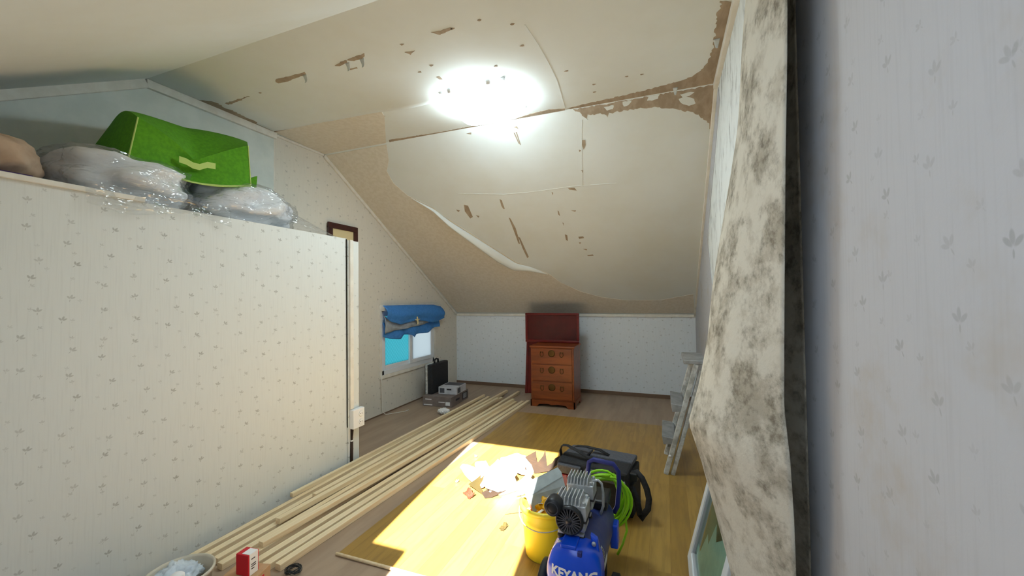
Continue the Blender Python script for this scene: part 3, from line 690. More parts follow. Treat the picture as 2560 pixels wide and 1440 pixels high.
b.grid(lambda s, t: gbag(s, 0, t), n, 14); b.grid(lambda s, t: gbag(s, 1, t), n, 14)
b.build('body', M_GREEN, gb, True, fix=False)
for e in (lambda s: gbag(0, s, 0), lambda s: gbag(s, 0, 0), lambda s: gbag(1, s, 0), lambda s: gbag(s, .035, -.01)):
    MB().tube([e(i/24) for i in range(25)], .0035, 6).build('piping', M_PIPING, gb, True)
hs = [Vector(q)-Vector((-2.45, 1.38, 1.95)) for q in [(-2.285,1.277,1.966),(-2.285,1.309,1.964),(-2.285,1.341,1.953),(-2.285,1.372,1.954),(-2.285,1.411,1.978),(-2.285,1.452,1.982)]]
b = MB()
for p0, p1 in zip(hs, hs[1:]):
    b.hexa([p0+Vector((0, 0, -.016)), p1+Vector((0, 0, -.016)), p1+Vector((.003, 0, -.016)), p0+Vector((.003, 0, -.016)), p0+Vector((0, 0, .016)), p1+Vector((0, 0, .016)), p1+Vector((.003, 0, .016)), p0+Vector((.003, 0, .016))])
b.build('strap_handle', M_PIPING, gb)
MB().prism([gbag(1, .0, .02)+Vector(q) for q in ((0, 0, -.01), (.01, .03, 0), (.01, .035, .07), (0, 0, .05))], (-.02, 0, 0)).build('side_tab', M_GREEN, gb)

# ---------------------------------------------------------------- chest of drawers, red table and red board
ch = thing('drawer_chest', 'orange brown wooden chest with three drawers and brass fittings', 'chest', (-1.215, 4.40, 0))
W, DP, H = .25, .36, .69
b = MB().box((-W, 0, .075), (W, DP, H-.022)); b.build('body', M_CHEST, ch, bevel=.004)
MB().box((-W-.012, -.012, H-.022), (W+.012, DP, H)).build('top_board', M_CHEST, ch, bevel=.005)
ap = [(-W-.006, .075), (-W-.006, .0), (-W+.07, .0), (-W+.09, .03), (-.06, .038), (0, .028), (.06, .038), (W-.09, .03), (W-.07, 0), (W+.006, 0), (W+.006, .075)]
MB().prism([(x, -.008, z) for x, z in ap], (0, .02, 0)).build('front_apron', M_CHEST, ch)
for s in (-1, 1):
    sp = [(-.008, .075), (-.008, 0), (.07, 0), (.09, .03), (DP-.09, .03), (DP-.07, 0), (DP, 0), (DP, .075)]
    MB().prism([(s*(W-.006), y, z) for y, z in sp], (s*.012, 0, 0)).build('side_apron', M_CHEST, ch)
zs_ = (.09, .292, .482, .662)
for k in range(3):
    z0, z1 = zs_[k]+.005, zs_[k+1]-.005
    d = MB().box((-W+.018, -.012, z0), (W-.018, .01, z1)).build('drawer', M_CHEST, ch, bevel=.004)
    zc = (z0+z1)/2+.035
    MB().lathe([(.040, -.012), (.040, -.016), (.030, -.018)], 20, 'y', (0, 0, zc)).build('lock_plate', M_BRASS, d, True)
    for s in (-1, 1):
        x = s*.115; ring = [(x+.019*math.cos(a), -.018, zc-.012+.026*math.sin(a)) for a in [math.pi*(-1.35+1.7*i/14) for i in range(15)]]
        MB().tube(ring, .0035, 6).lathe([(.008, -.012), (.008, -.016)], 8, 'y', (x-.012, 0, zc+.012)).lathe([(.008, -.012), (.008, -.016)], 8, 'y', (x+.012, 0, zc+.012)).build('ring_handle', M_BRASS, d, True)
rt_ = thing('red_tray_table', 'red lacquered low table set upright on the chest of drawers', 'table', (-1.30, 4.72, .692), 0)
b = MB(); w2, h2 = .335, .36
b.box((-w2+.03, .004, .03), (w2-.03, .02, h2-.03)); b.build('table_top', M_REDP, rt_)
for nm, q in (('rim_bottom', ((-w2, -.012, 0), (w2, .028, .03))), ('rim_top', ((-w2, -.012, h2-.03), (w2, .028, h2))), ('rim_side', ((-w2, -.012, .03), (-w2+.03, .028, h2-.03))), ('rim_side', ((w2-.03, -.012, .03), (w2, .028, h2-.03)))):
    MB().box(*q).build(nm, M_RED, rt_, bevel=.006)
bd = thing('red_board', 'tall dark red board leaning behind the chest of drawers', 'board', (-1.40, 4.95, 0))
MB().hexa([(-.33, 0, .001), (.33, 0, .001), (.33, .025, .001), (-.33, .025, .001), (-.33, .14, 1.01), (.33, .14, 1.01), (.33, .165, 1.01), (-.33, .165, 1.01)]).build('panel', M_RED, bd, bevel=.004)
for s in (-1, 1):
    x0, x1 = sorted((s*.33, s*.30))
    MB().hexa([(x0, -.012, .001), (x1, -.012, .001), (x1, 0, .001), (x0, 0, .001), (x0, .128, 1.01), (x1, .128, 1.01), (x1, .14, 1.01), (x0, .14, 1.01)]).build('edge_rail', M_RED, bd, bevel=.003)

# ---------------------------------------------------------------- boxes and case by the window
def carton(name, lab, cat, loc, rz, sx, sy, sz, m, marks=(), lid=None):
    t = thing(name, lab, cat, loc, rz)
    MB().box((-sx/2, -sy/2, .0005), (sx/2, sy/2, sz)).build('body', m, t, bevel=.003)
    for nm, face, a0, a1, b0, b1, mm in marks:
        if face == 'f': q = ((a0, -sy/2-.0012, b0), (a1, -sy/2+.0005, b1))
        elif face == 'r': q = ((sx/2-.0005, a0, b0), (sx/2+.0012, a1, b1))
        elif face == 'l': q = ((-sx/2-.0012, a0, b0), (-sx/2+.0005, a1, b1))
        else: q = ((a0, b0, sz-.0005), (a1, b1, sz+.0012))
        MB().box(*q).build(nm, mm, t)
    return t
carton('tool_case_box', 'wide grey brown carton on the floor below the gable window', 'box', (-2.49, 4.24, 0), R(3), .37, .46, .115, M_BOXG,
       (('print_band', 'f', -.15, -.07, .075, .083, M_WHITE), ('print_band', 'f', .02, .1, .05, .058, M_WHITE), ('print_band', 'f', -.17, -.06, .012, .022, M_WHITE), ('label_patch', 'f', .11, .165, .02, .06, M_WHITE),
        ('print_band', 'r', -.12, -.02, .05, .07, M_INK), ('print_panel', 'r', .06, .2, .02, .1, M_INK), ('print_panel', 'r', .08, .18, .03, .09, M_BOXW)))
carton('small_tool_box', 'small white printed carton stacked on the wide grey carton', 'box', (-2.42, 4.27, .1165), R(4), .235, .27, .085, M_BOXW,
       (('print_picture', 'f', -.10, -.04, .015, .07, M_GREYPOCK), ('print_band', 'f', -.01, .05, .05, .066, M_INK), ('print_picture', 'r', -.11, -.03, .01, .07, M_GREYPOCK), ('lid_flap', 't', -.10, .11, -.03, .12, M_GREYPOCK)))
bc = thing('briefcase', 'black briefcase with silver edge standing against the gable wall', 'case', (-2.62, 4.27, .1165), R(2))
MB().box((-.028, -.20, .0005), (.036, .20, .345)).build('lid_shell', M_FABRIC, bc, bevel=.012)
MB().box((-.055, -.202, .0005), (-.028, .202, .347)).build('silver_frame', M_ALUW, bc, bevel=.004)
MB().box((-.062, -.20, .0005), (-.055, .20, .345)).build('back_shell', M_FABRIC, bc, bevel=.002)
MB().tube([(-.005, -.075, .345), (-.005, -.07, .385), (-.005, -.03, .395), (-.005, .01, .385), (-.005, .015, .345)], .011, 8).build('handle', M_BLACK, bc, True)
def crumple(name, lab, cat, c, s, m, seed, flat=False):
    b = blob((0, 0, s[2]), s, .5, seed, 2.0, .001, 3.0, .35)
    o = b.build(name, m, None, True); o.location = c
    return tag(o, lab, cat)
crumple('crumpled_wrapper', 'small crumpled white wrapper on the floor near the stacked cartons', 'wrapper', (-2.265, 3.80, 0), (.055, .05, .026), M_WHITE, 2.2)

# ---------------------------------------------------------------- step ladder leaning on the right wall
ld = thing('step_ladder', 'folded paint stained aluminium step ladder leaning on the right wall', 'ladder', (0, 3.02, 0))
tb, tt = Vector((-.022, 0, VZ)), Vector((.185, 0, .775))
for y in (0, .37):
    MB().bar(tb+Vector((0, y, .0)), tt+Vector((0, y, 0)), .045, .030, (1, 0, 0)).build('front_rail', M_ALUW, ld, bevel=.003)
    MB().bar(tb+Vector((.045, y, .0)), tt+Vector((.030, y, -.04)), .040, .026, (1, 0, 0)).build('rear_rail', M_ALUW, ld, bevel=.003)
for k in (.30, .60):
    q = tb.lerp(tt, k)
    MB().hexa([q+Vector(v) for v in ((-.075, -.01, -.03), (.01, -.01, -.02), (.01, .38, -.02), (-.075, .38, -.03), (-.085, -.01, .03), (.0, -.01, .02), (.0, .38, .02), (-.085, .38, .03))]).build('step', M_ALU, ld, bevel=.004)
MB().box((.105, -.02, .775), (.245, .39, .805)).build('top_cap', M_ALU, ld, bevel=.006)
MB().bar((-.0, .06, .16), (.03, .33, .16), .02, .02).build('spreader', M_ALU, ld)
MB().lathe([(.010, 0), (.010, .006), (.004, .012)], 7, 'y', (.006, -.036, .14)).build('paint_blob', M_WHITE, ld, True)

# ---------------------------------------------------------------- window sash leaning on the right wall behind the peeled paper
ws = thing('leaning_window_sash', 'white window sash with greenish glass leaning on the right wall', 'window sash', (0, 0, 0))
P0 = Vector((.089, 2.09, VZ+.002)); up = Vector((.087, 0, .349)).normalized(); al = Vector((0, -1, 0)); nn = al.cross(up)
SH, SWd, SB = .92, .66, .055
def sp3(a, c, d=0): return P0+al*a+up*c+nn*d
def sbar(name, a0, c0, a1, c1, m, d0=-.018, d1=.018, par=None, bev=.004):
    P = [sp3(a0, c0, d0), sp3(a1, c0, d0), sp3(a1, c0, d1), sp3(a0, c0, d1), sp3(a0, c1, d0), sp3(a1, c1, d0), sp3(a1, c1, d1), sp3(a0, c1, d1)]
    return MB().hexa(P).build(name, m, par or ws, bevel=bev)
sbar('stile', 0, 0, SB, SH, M_PVC); sbar('stile', SWd-SB, 0, SWd, SH, M_PVC)
sbar('rail', SB, 0, SWd-SB, SB, M_PVC); sbar('rail', SB, SH-SB, SWd-SB, SH, M_PVC)
sbar('gasket', SB, SB, SB+.004, SH-SB, M_STICK, -.012, .012, bev=0); sbar('gasket', SB, SB, SWd-SB, SB+.004, M_STICK, -.012, .012, bev=0)
gp = sbar('pane', SB, SB, SWd-SB, SH-SB, M_GREENGLASS, -.003, .003, bev=0)
tp = [(SB+.01, .08), (SWd-.07, .08), (SWd-.07, .42), (SWd-.16, .40), (.36, .30), (.30, .34), (.25, .22), (.20, .24), (.14, .12), (SB+.02, .12)]
MB().prism([sp3(a, c, -.0045) for a, c in tp], nn*.001).build('paper_film', noisy('pale_green_film', (186, 214, 204), (160, 194, 186), 9, .7, .1), ws)
MB().prism([sp3(SB+.002, .09, -.020), sp3(SWd-SB, .09, -.020), sp3(SWd-SB, SH-.09, -.020), sp3(SB+.002, SH-.09, -.020)], nn*-.003).build('backing_card', noisy('olive_backing', (122, 128, 106), (104, 112, 92), 5, .9, .1), ws)

# ---------------------------------------------------------------- air compressor
cp = thing('air_compressor', 'blue air compressor with silver twin heads standing beside the yellow bucket', 'compressor', (-.33, 1.45, VZ))
TZ, TR, TL = .237, .098, .47
prof = [(.02, .0), (.05, .006), (.078, .02), (.092, .04), (TR, .065), (TR, TL-.065), (.092, TL-.04), (.078, TL-.02), (.04, TL-.002), (.01, TL)]
MB().lathe(prof, 40, 'y', (0, 0, TZ)).build('tank', M_TANK, cp, True)
def capy(x, z):           # bulging front cover
    r2 = (x/.102)**2+((z-TZ+.01)/.112)**2
    return -.052*(max(0, 1-r2*.92))**.55+.012
def capf(u, v):
    a = u*2*math.pi; r = v
    x = .100*r*math.copysign(abs(math.cos(a))**.75, math.cos(a)); z = TZ-.012+.110*r*math.copysign(abs(math.sin(a))**.75, math.sin(a))
    return (x, capy(x, z), z)
fc = MB().grid(capf, 48, 14)
fc.grid(lambda u, v: (capf(u, 1)[0], capf(u, 1)[1]+.075*v, capf(u, 1)[2]), 48, 3)
fc = fc.build('front_cover', M_CBLUE, cp, True)
MB().box((-.045, -.012, TZ+.094), (.012, .06, TZ+.106)).build('cover_lip', M_CBLUE, fc, bevel=.003)
MB().box((.018, -.02, TZ+.078), (.034, .02, TZ+.094)).build('cover_notch', M_NAVY, fc, bevel=.002)
MB().lathe([(.007, 0), (.007, .004), (.004, .006)], 10, 'z', (-.058, .03, TZ+.088)).build('screw', M_CAST, fc, True)
# lettering
cu = bpy.data.curves.new('lettering', 'FONT'); cu.body = 'KEYANG'; cu.size = .042; cu.align_x = 'CENTER'; cu.extrude = 0; cu.resolution_u = 3; cu.space_character = 1.0; cu.offset = .0018
to = bpy.data.objects.new('lettering_src', cu); C.objects.link(to); bpy.context.view_layer.update()
me = bpy.data.meshes.new_from_object(to.evaluated_get(bpy.context.evaluated_depsgraph_get())); bpy.data.objects.remove(to)
bm = bmesh.new(); bm.from_mesh(me); bmesh.ops.triangulate(bm, faces=bm.faces)
bmesh.ops.subdivide_edges(bm, edges=[e for e in bm.edges if e.calc_length() > .006], cuts=2)
for v in bm.verts:
    x, z = v.co.x+.006, v.co.y+TZ+.006
    v.co = (x, capy(x, z)-.0018, z)
bm.to_mesh(me); bm.free(); me.name = 'brand_lettering'; me.materials.clear(); me.materials.append(M_WHITE)
lo = bpy.data.objects.new('brand_lettering', me); C.objects.link(lo); lo.parent = fc
# motor with fan cover
MZ, MR, MX = .402, .050, -.024
MB().lathe([(.044, .05), (MR, .055), (MR, .255), (.044, .27)], 32, 'y', (MX, 0, MZ)).build('motor_body', M_MOTOR, cp, True)
b = MB()
for k in range(7):
    b.box((MX+.047, .12+.014*k, MZ-.015), (MX+.0525, .126+.014*k, MZ+.012))
b.build('vent_slots', M_INK, cp)
fcv = MB().lathe([(.052, .058), (.054, .045), (.050, .036), (.044, .036), (.044, .044), (.012, .044), (.012, .034), (.001, .034)], 36, 'y', (MX, 0, MZ), caps=False).build('fan_cover', M_DKPLAST, cp, True)
for k in range(22):
    a = 2*math.pi*k/22; c_, s_ = math.cos(a), math.sin(a)
    MB().bar((MX+.012*c_, .037, MZ+.012*s_), (MX+.046*c_, .037, MZ+.046*s_), .0028, .004, (0, 1, 0)).build('fan_grille_bar', M_GREYPOCK, fcv)
for y in (.075, .225):
    for s in (-1, 1):
        k = MB().lathe([(.013, 0), (.015, .01), (.012, .022)], 12, 'z', (MX+s*.040, y, TZ+TR-.018)).build('rubber_foot', M_BLACK, cp, True)
    MB().box((MX-.05, y-.012, TZ+TR+.003), (MX+.05, y+.012, TZ+TR+.012)).build('mount_bracket', M_CAST, cp, bevel=.002)
def head(y0, y1, x0, x1, z0, name='cylinder_head'):
    hd = MB().box((x0, y0, z0-.055), (x1, y1, z0)).build(name, M_CAST, cp, bevel=.004)
    MB().box((x0+.004, y0+.004, z0-.10), (x1-.004, y1-.004, z0-.055)).build('cylinder', M_CAST, hd, bevel=.008)
    nf = 7
    for k in range(nf):
        x = x0+.006+(x1-x0-.03)*k/(nf-1)
        MB().hexa([(x-.0022, y0-.004, z0), (x+.0022, y0-.004, z0), (x+.0022, y1, z0), (x-.0022, y1, z0), (x-.0018, y0+.004, z0+.026), (x+.0018, y0+.004, z0+.026), (x+.0018, y1-.004, z0+.026), (x-.0018, y1-.004, z0+.026)]).build('cooling_fin', M_CAST, hd)
    for yy in (y0+.014, y1-.014):
        MB().lathe([(.007, 0), (.007, .01), (.004, .012)], 6, 'z', (x1-.010, yy, z0)).build('head_bolt', M_CAST, hd)
    MB().box((x0-.002, y0-.002, z0-.060), (x1+.002, y1+.002, z0-.055)).build('gasket', M_INK, hd)
    return hd
head(.060, .150, -.080, .036, .452); head(.200, .285, -.070, .040, .468)
MB().box((MX-.045, .058, .425), (MX+.045, .27, .440)).build('crankcase', M_MOTOR, cp, bevel=.006)
af = MB().lathe([(.010, .075), (.030, .070), (.033, .06), (.033, .02), (.030, .014), (.0, .012)], 28, 'y', (-.082, 0, .452), caps=False).build('air_filter', M_DKPLAST, cp, True)
MB().lathe([(.024, .0105), (.0245, .0125), (.021, .0105)], 28, 'y', (-.082, 0, .452), caps=False).build('filter_ring', M_GREYPOCK, af, True)
MB().tube([(.030, .25, .468), (.052, .25, .476), (.066, .255, .462), (.070, .265, .42), (.068, .275, .36), (.055, .28, .32)], .0055, 8).build('air_pipe', M_CAST, cp, True)
pb = MB().hexa([(.060, .05, TZ+.062), (.088, .05, TZ+.046), (.088, .085, TZ+.046), (.060, .085, TZ+.062), (.050, .055, TZ+.122), (.078, .055, TZ+.106), (.078, .085, TZ+.106), (.050, .085, TZ+.122)]).build('pressure_bracket', M_CBLUE, cp, bevel=.008)
MB().lathe([(.008, 0), (.008, .006), (.005, .008)], 10, 'y', (.066, .044, TZ+.095)).build('bracket_screw', M_CAST, pb, True)
def tank_patch(name, a0, a1, y0, y1, m):
    def fn(u, v):
        a = R(a0+(a1-a0)*u); return ((TR+.0015)*math.cos(a), y0+(y1-y0)*v, TZ+(TR+.0015)*math.sin(a))
    return MB().grid(fn, 8, 2).build(name, m, cp, True)
st = tank_patch('spec_sticker', 34, 14, .075, .115, M_STICK)
for k in range(3):
    q = MB().grid(lambda u, v: ((TR+.0025)*math.cos(R(31-15*v)), .080+.011*k+.006*u, TZ+(TR+.0025)*math.sin(R(31-15*v))), 1, 4).build('print_bar', M_INK, st)
tank_patch('white_label', 8, -30, .07, .15, M_WHITE)
for s in (-1, 1):
    wv = MB().lathe([(.03, -.016), (.085, -.018), (.10, -.012), (.10, .012), (.085, .018), (.03, .016)], 32, 'x', (s*.134, .09, .100)).build('wheel', M_BLACK, cp, True)
    MB().lathe([(.028, -.02), (.06, -.017), (.06, .017), (.028, .02)], 24, 'x', (s*.134, .09, .100)).build('hub', M_GREYPOCK, wv, True)
MB().tube([(-.12, .09, .10), (.12, .09, .10)], .009, 8).build('axle', M_CAST, cp)
MB().box((-.05, .07, .105), (.05, .11, .15)).build('axle_bracket', M_TANK, cp)
for s in (-1, 1): MB().hexa([(s*.05-.012, .36, .001), (s*.05+.012, .36, .001), (s*.05+.012, .40, .001), (s*.05-.012, .40, .001), (s*.05-.012, .35, .16), (s*.05+.012, .35, .16), (s*.05+.012, .40, .16), (s*.05-.012, .40, .16)]).build('rear_foot', M_BLACK, cp, bevel=.003)
MB().tube([(-.02, .45, .26), (-.03, .455, .40), (-.02, .45, .465), (.0, .45, .478), (.09, .45, .470), (.112, .45, .44), (.115, .45, .38), (.105, .45, .28), (.09, .45, .25)], .011, 10).build('carry_handle', M_NAVY, cp, True)
MB().box((.085, .34, .15), (.118, .40, .25)).build('side_bracket', M_CBLUE, cp, bevel=.006)
MB().box((.0, .30, TZ+TR-.012), (.08, .44, TZ+TR+.03)).build('switch_box', M_DKPLAST, cp, bevel=.01)

# lime air hose looped over the rear of the compressor
rnd = random.Random(5)
pts = []
for k in range(9):
    rx, rz = rnd.uniform(.092, .125), rnd.uniform(.100, .128); ox, oy, oz = rnd.uniform(-.012, .012), .012*(k-4), rnd.uniform(-.012, .012)
    for i in range(28):
        a = 2*math.pi*(i/28)+1.2
        pts.append((ox+rx*math.cos(a)*(1+.15*math.sin(a)), oy*.6+.008*i/28, oz+rz*math.sin(a)))
pts += [(.085, .03, -.10), (.08, .02, -.16), (.05, .0, -.21), (.02, -.03, -.240)]
o = MB().tube(pts, .0058, 7).build('air_hose', M_LIME, None, True); o.location = (-.300, 1.985, .262)
o.rotation_euler = (0, R(-10), R(6))
tag(o, 'coiled lime green air hose hanging behind the blue compressor', 'hose')

# ---------------------------------------------------------------- black tool bag
tbg = thing('tool_bag', 'large black tool bag with grey pockets and shoulder strap behind the compressor', 'tool bag', (-.40, 2.46, VZ), R(-9))
bw, bdp, bh = .215, .145, .245
def tb(x, y, z):   # slightly slumped box
    k = z/bh; return Vector((x*(1-.05*(1-k)+.02*math.sin(y*20)), y*(1-.10*k), z-.012*math.sin((x/bw+1)*math.pi/2)*k))
b = MB(); n = 10
b.grid(lambda u, v: tb(-bw+2*bw*u, -bdp, bh*v), n, 8); b.grid(lambda u, v: tb(-bw+2*bw*u, bdp, bh*v), n, 8)
b.grid(lambda u, v: tb(-bw, -bdp+2*bdp*u, bh*v), n, 8); b.grid(lambda u, v: tb(bw, -bdp+2*bdp*u, bh*v), n, 8)
b.grid(lambda u, v: tb(-bw+2*bw*u, -bdp+2*bdp*v, 0), n, n); b.grid(lambda u, v: tb(-bw+2*bw*u, -bdp+2*bdp*v, bh), n, n)
b.build('body', M_FABRIC, tbg, bevel=.01)
b = MB()
b.hexa([tb(-bw*.98, -bdp, bh)+Vector((0, -.012, -.05)), tb(bw*.98, -bdp, bh)+Vector((0, -.012, -.05)), tb(bw*.98, -bdp*.1, bh)+Vector((0, 0, .0)), tb(-bw*.98, -bdp*.1, bh)+Vector((0, 0, 0)),
        tb(-bw*.98, -bdp, bh)+Vector((0, -.01, .02)), tb(bw*.98, -bdp, bh)+Vector((0, -.01, .02)), tb(bw*.98, -bdp*.1, bh)+Vector((0, 0, .035)), tb(-bw*.98, -bdp*.1, bh)+Vector((0, 0, .035))])
b.build('top_flap', M_FABRIC, tbg, bevel=.012)
for x0, x1 in ((-.20, -.055), (-.03, .17)):
    MB().box((x0, -bdp-.020, bh-.042), (x1, -bdp+.02, bh+.008)).build('grey_pocket', M_GREYPOCK, tbg, bevel=.008)
MB().box((-.05, -bdp*.05, bh+.006), (.205, bdp*.88, bh+.036)).build('rear_pocket', M_GREYPOCK, tbg, bevel=.01)
MB().box((-.21, -bdp*.05, bh+.002), (-.07, bdp*.88, bh+.028)).build('rear_pocket', M_GREYPOCK, tbg, bevel=.01)
MB().box((-.215, -bdp-.016, bh-.062), (-.13, -bdp+.01, bh-.048)).build('red_trim', mat('red_trim', (150, 40, 44), .7), tbg, bevel=.003)
def strap(name, pts, wd, m, par=tbg, up=(0, 1, 0), th=.004):
    P = [Vector(q) for q in pts]; b = MB(); vs = []; fs = []
    S_ = []
    for i, q in enumerate(P):
        t = (P[min(i+1, len(P)-1)]-P[max(0, i-1)]).normalized(); s = Vector(up); s = (s-t*s.dot(t)).normalized(); nrm = t.cross(s)
        S_.append([q+s*wd/2+nrm*th/2, q-s*wd/2+nrm*th/2, q-s*wd/2-nrm*th/2, q+s*wd/2-nrm*th/2])
    for k in S_: vs += k
    for i in range(len(P)-1):
        for j in range(4): fs.append((i*4+j, i*4+(j+1) % 4, i*4+4+(j+1) % 4, i*4+4+j))
    fs += [(0, 1, 2, 3), tuple(len(vs)-1-k for k in range(4))]
    return b.add(vs, fs).build(name, m, par, True)
strap('carry_loop', [(-.215, -.05, bh+.0), (-.222, -.055, bh+.05), (-.205, -.06, bh+.082), (-.17, -.065, bh+.088), (-.11, -.07, bh+.072), (-.04, -.08, bh+.048), (.02, -.085, bh+.036)], .030, M_FABRIC)
strap('carry_loop', [(-.20, .05, bh+.02), (-.15, .04, bh+.055), (-.08, .03, bh+.065), (0, .03, bh+.06), (.06, .03, bh+.036)], .028, M_FABRIC)
strap('shoulder_strap', [(.205, -.06, bh-.01), (.245, -.07, bh+.015), (.275, -.08, bh-.01), (.300, -.085, bh-.06), (.312, -.09, bh-.11), (.308, -.10, bh-.16), (.29, -.11, .06), (.275, -.115, .032), (.268, -.115, .05), (.25, -.10, .12), (.222, -.09, .18)], .032, M_FABRIC, up=(.7, .25, .66))
MB().box((.205, -.09, bh-.035), (.25, -.04, bh+.008)).build('strap_buckle', M_DKPLAST, tbg, bevel=.006)
MB().bar((.17, -bdp-.022, bh-.035), (.20, -bdp-.012, bh-.02), .010, .012).build('metal_clip', M_CAST, tbg, bevel=.002)
MB().box((bw-.012, -.10, .01), (bw+.012, .10, bh-.06)).build('side_pocket', M_FABRIC, tbg, bevel=.008)

# ---------------------------------------------------------------- yellow bucket and what sticks out of it
BX, BY, BR, BH = -.567, 1.905, .124, .245
bk = thing('yellow_bucket', 'bright yellow plastic bucket full of scraps, half in the sun', 'bucket', (BX, BY, VZ))
MB().lathe([(.098, .001), (.100, .004), (BR-.006, BH-.03), (BR-.004, BH-.004), (BR-.008, BH-.004), (BR-.010, BH-.03), (.096, .008), (.001, .006)], 40, 'z', caps=False).build('body', M_YELLOW, bk, True)
MB().lathe([(BR-.006, BH-.026), (BR+.004, BH-.022), (BR+.005, BH-.002), (BR, BH), (BR-.008, BH)], 40, 'z', caps=False).build('rim', M_YELLOW, bk, True)
MB().tube([((BR+.006)*math.cos(a), (BR+.006)*math.sin(a), BH-.035-.045*math.sin(-a)) for a in [-math.pi+math.pi*i/24 for i in range(25)]], .0025, 6).build('wire_handle', M_CAST, bk, True)
sb_ = blob((BX+.03, BY+.01, VZ+BH-.035), (.068, .078, .05), .45, 6.6, 2., None, 2.6, .4).build('yellow_plastic_bag', M_YBAG, None, True)
tag(sb_, 'crumpled yellow plastic bag stuffed into the yellow bucket', 'plastic bag')
gc = thing('grey_carton', 'opened grey cardboard sleeve sticking out of the yellow bucket', 'cardboard', (0, 0, 0))
GY = 1.93
gq = [Vector(v) for v in [(-0.687,1.93,0.296),(-0.527,1.99,0.383),(-0.491,1.95,0.361),(-0.642,1.87,0.273),(-0.474,1.93,0.325),(-0.617,1.86,0.204)]]
gn = Vector((-.3, .8, .5)).normalized()*.004
MB().prism([gq[0], gq[0].lerp(gq[1], .12)+Vector((0, 0, .006)), gq[1], gq[1].lerp(gq[2], .5)+Vector((.006, 0, 0)), gq[2], gq[3]], gn).build('upper_panel', M_GREYCARD, gc)
MB().prism([gq[3], gq[2], gq[4], gq[5]], gn).build('lower_panel', M_GREYCARD, gc)
e0 = (gq[3]-gq[2]).normalized()
MB().prism([gq[3], gq[3]+e0*.022+Vector((0, .02, .0)), gq[5]+e0*.018+Vector((0, .02, .008)), gq[5]], gn).build('end_flap', M_REDCARD, gc)
MB().prism([gq[2], gq[2]-e0*.014+Vector((0, .02, -.01)), gq[4]-e0*.010+Vector((0, .02, 0)), gq[4]], gn).build('end_flap', M_REDCARD, gc)
MB().prism([gq[0], gq[0]+e0*.016+Vector((0, .02, -.01)), gq[3]+e0*.02+Vector((0, .02, .0)), gq[3]], gn).build('end_flap', M_GREYCARD, gc)
for i, (p0, p1, lab) in enumerate((((-.10, -.05, .20), (.04, .02, .262), 'narrow white strip leaning out of the bucket front'), ((-.06, .04, .20), (-.005, -.055, .258), 'short white strip crossing another in the bucket'), ((-.02, -.075, .215), (.06, -.03, .275), 'white strip lying against the yellow bag in the bucket'))):
    o = MB().bar(p0, p1, .016, .003).build('white_strip', M_WHITE); o.location = (BX, BY, VZ); tag(o, lab, 'strip', 'white strips in the bucket')
tag(MB().tube([(-0.829,1.95,0.166), (-0.731,1.93,0.224), (-0.643,1.875,0.28)], [.002, .003, .004], 6).build('splinter', M_PINE), 'long thin wood splinter sticking out of the bucket to the left', 'splinter')

# ---------------------------------------------------------------- torn paper scraps lying in the sun, dark pieces standing in for their shadows
def scrap(lab, c, sx, sy, rz, lift, seed, m=None, teeth=.25, name='paper_scrap', curl=1.):
    rnd = random.Random(seed)
    ph = [rnd.uniform(0, 6) for _ in range(4)]
    def fn(u, v):
        x, y = u-.5, v-.5
        w_ = 1+teeth*math.sin(u*9+ph[0])*abs(y)*2
        z = lift*(abs(math.sin(u*math.pi*curl+ph[1]))*.8+.6*max(0, y)*2)*(.5+v*.8)+.012*noise.noise((u*4, v*4, seed))
        yy = y*sy*w_+teeth*sy*.35*math.sin(u*13+ph[2])*(v > .8)
        return (x*sx, yy, z)
    b = MB().grid(fn, 18, 10); zm = min(v[2] for v in b.v)
    b.v = [(v[0], v[1], v[2]-zm+.002) for v in b.v]
    o = b.build(name, m or M_SCRAP, None, True, solid=.0012); o.location = (c[0], c[1], VZ); o.rotation_euler = (0, 0, R(rz))
    return tag(o, lab, 'paper scrap', 'torn paper scraps on the floor')
scrap('jagged white paper scrap at the back of the sunlit heap', (-1.02, 2.70), .24, .16, 20, .05, 3)
scrap('curled white wallpaper sheet in the middle of the heap', (-1.08, 2.46), .26, .18, -30, .07, 8)
scrap('broad white paper scrap on the left of the heap', (-1.20, 2.50), .20, .22, 60, .04, 14)
scrap('torn white wallpaper piece just behind the bucket', (-.86, 2.46), .16, .14, -40, .05, 21, None, .4)
def standing(lab, c, wd, ht, rz, seed, m=None, lean=.25, teeth=3):
    rnd = random.Random(seed); ph = rnd.uniform(0, 6)
    def fn(u, v):
        top = ht*(.35+.65*abs(math.sin(u*math.pi*teeth+ph)))
        z = v*top; return ((u-.5)*wd*(1-.3*v), lean*z+.03*math.sin(u*5+ph)*(1-v*.4), z+.002)
    o = MB().grid(fn, 40, 8).build('paper_scrap', m or M_SCRAP, None, True, solid=.0012); o.location = (c[0], c[1], VZ); o.rotation_euler = (0, 0, R(rz))
    return tag(o, lab, 'paper scrap', 'torn paper scraps on the floor')
standing('low torn paper edge standing in the middle of the heap', (-.98, 2.38), .20, .10, 20, 9, None, .3, 4)
def shade_piece(lab, pts, m):  # thin sheets outlined like cast shadows, the shade put into their colour
    return tag(MB().prism([Vector(q) for q in pts], (-.001, .0025, .001)).build('shade_piece', m), lab, 'paper scrap', 'torn paper scraps on the floor')
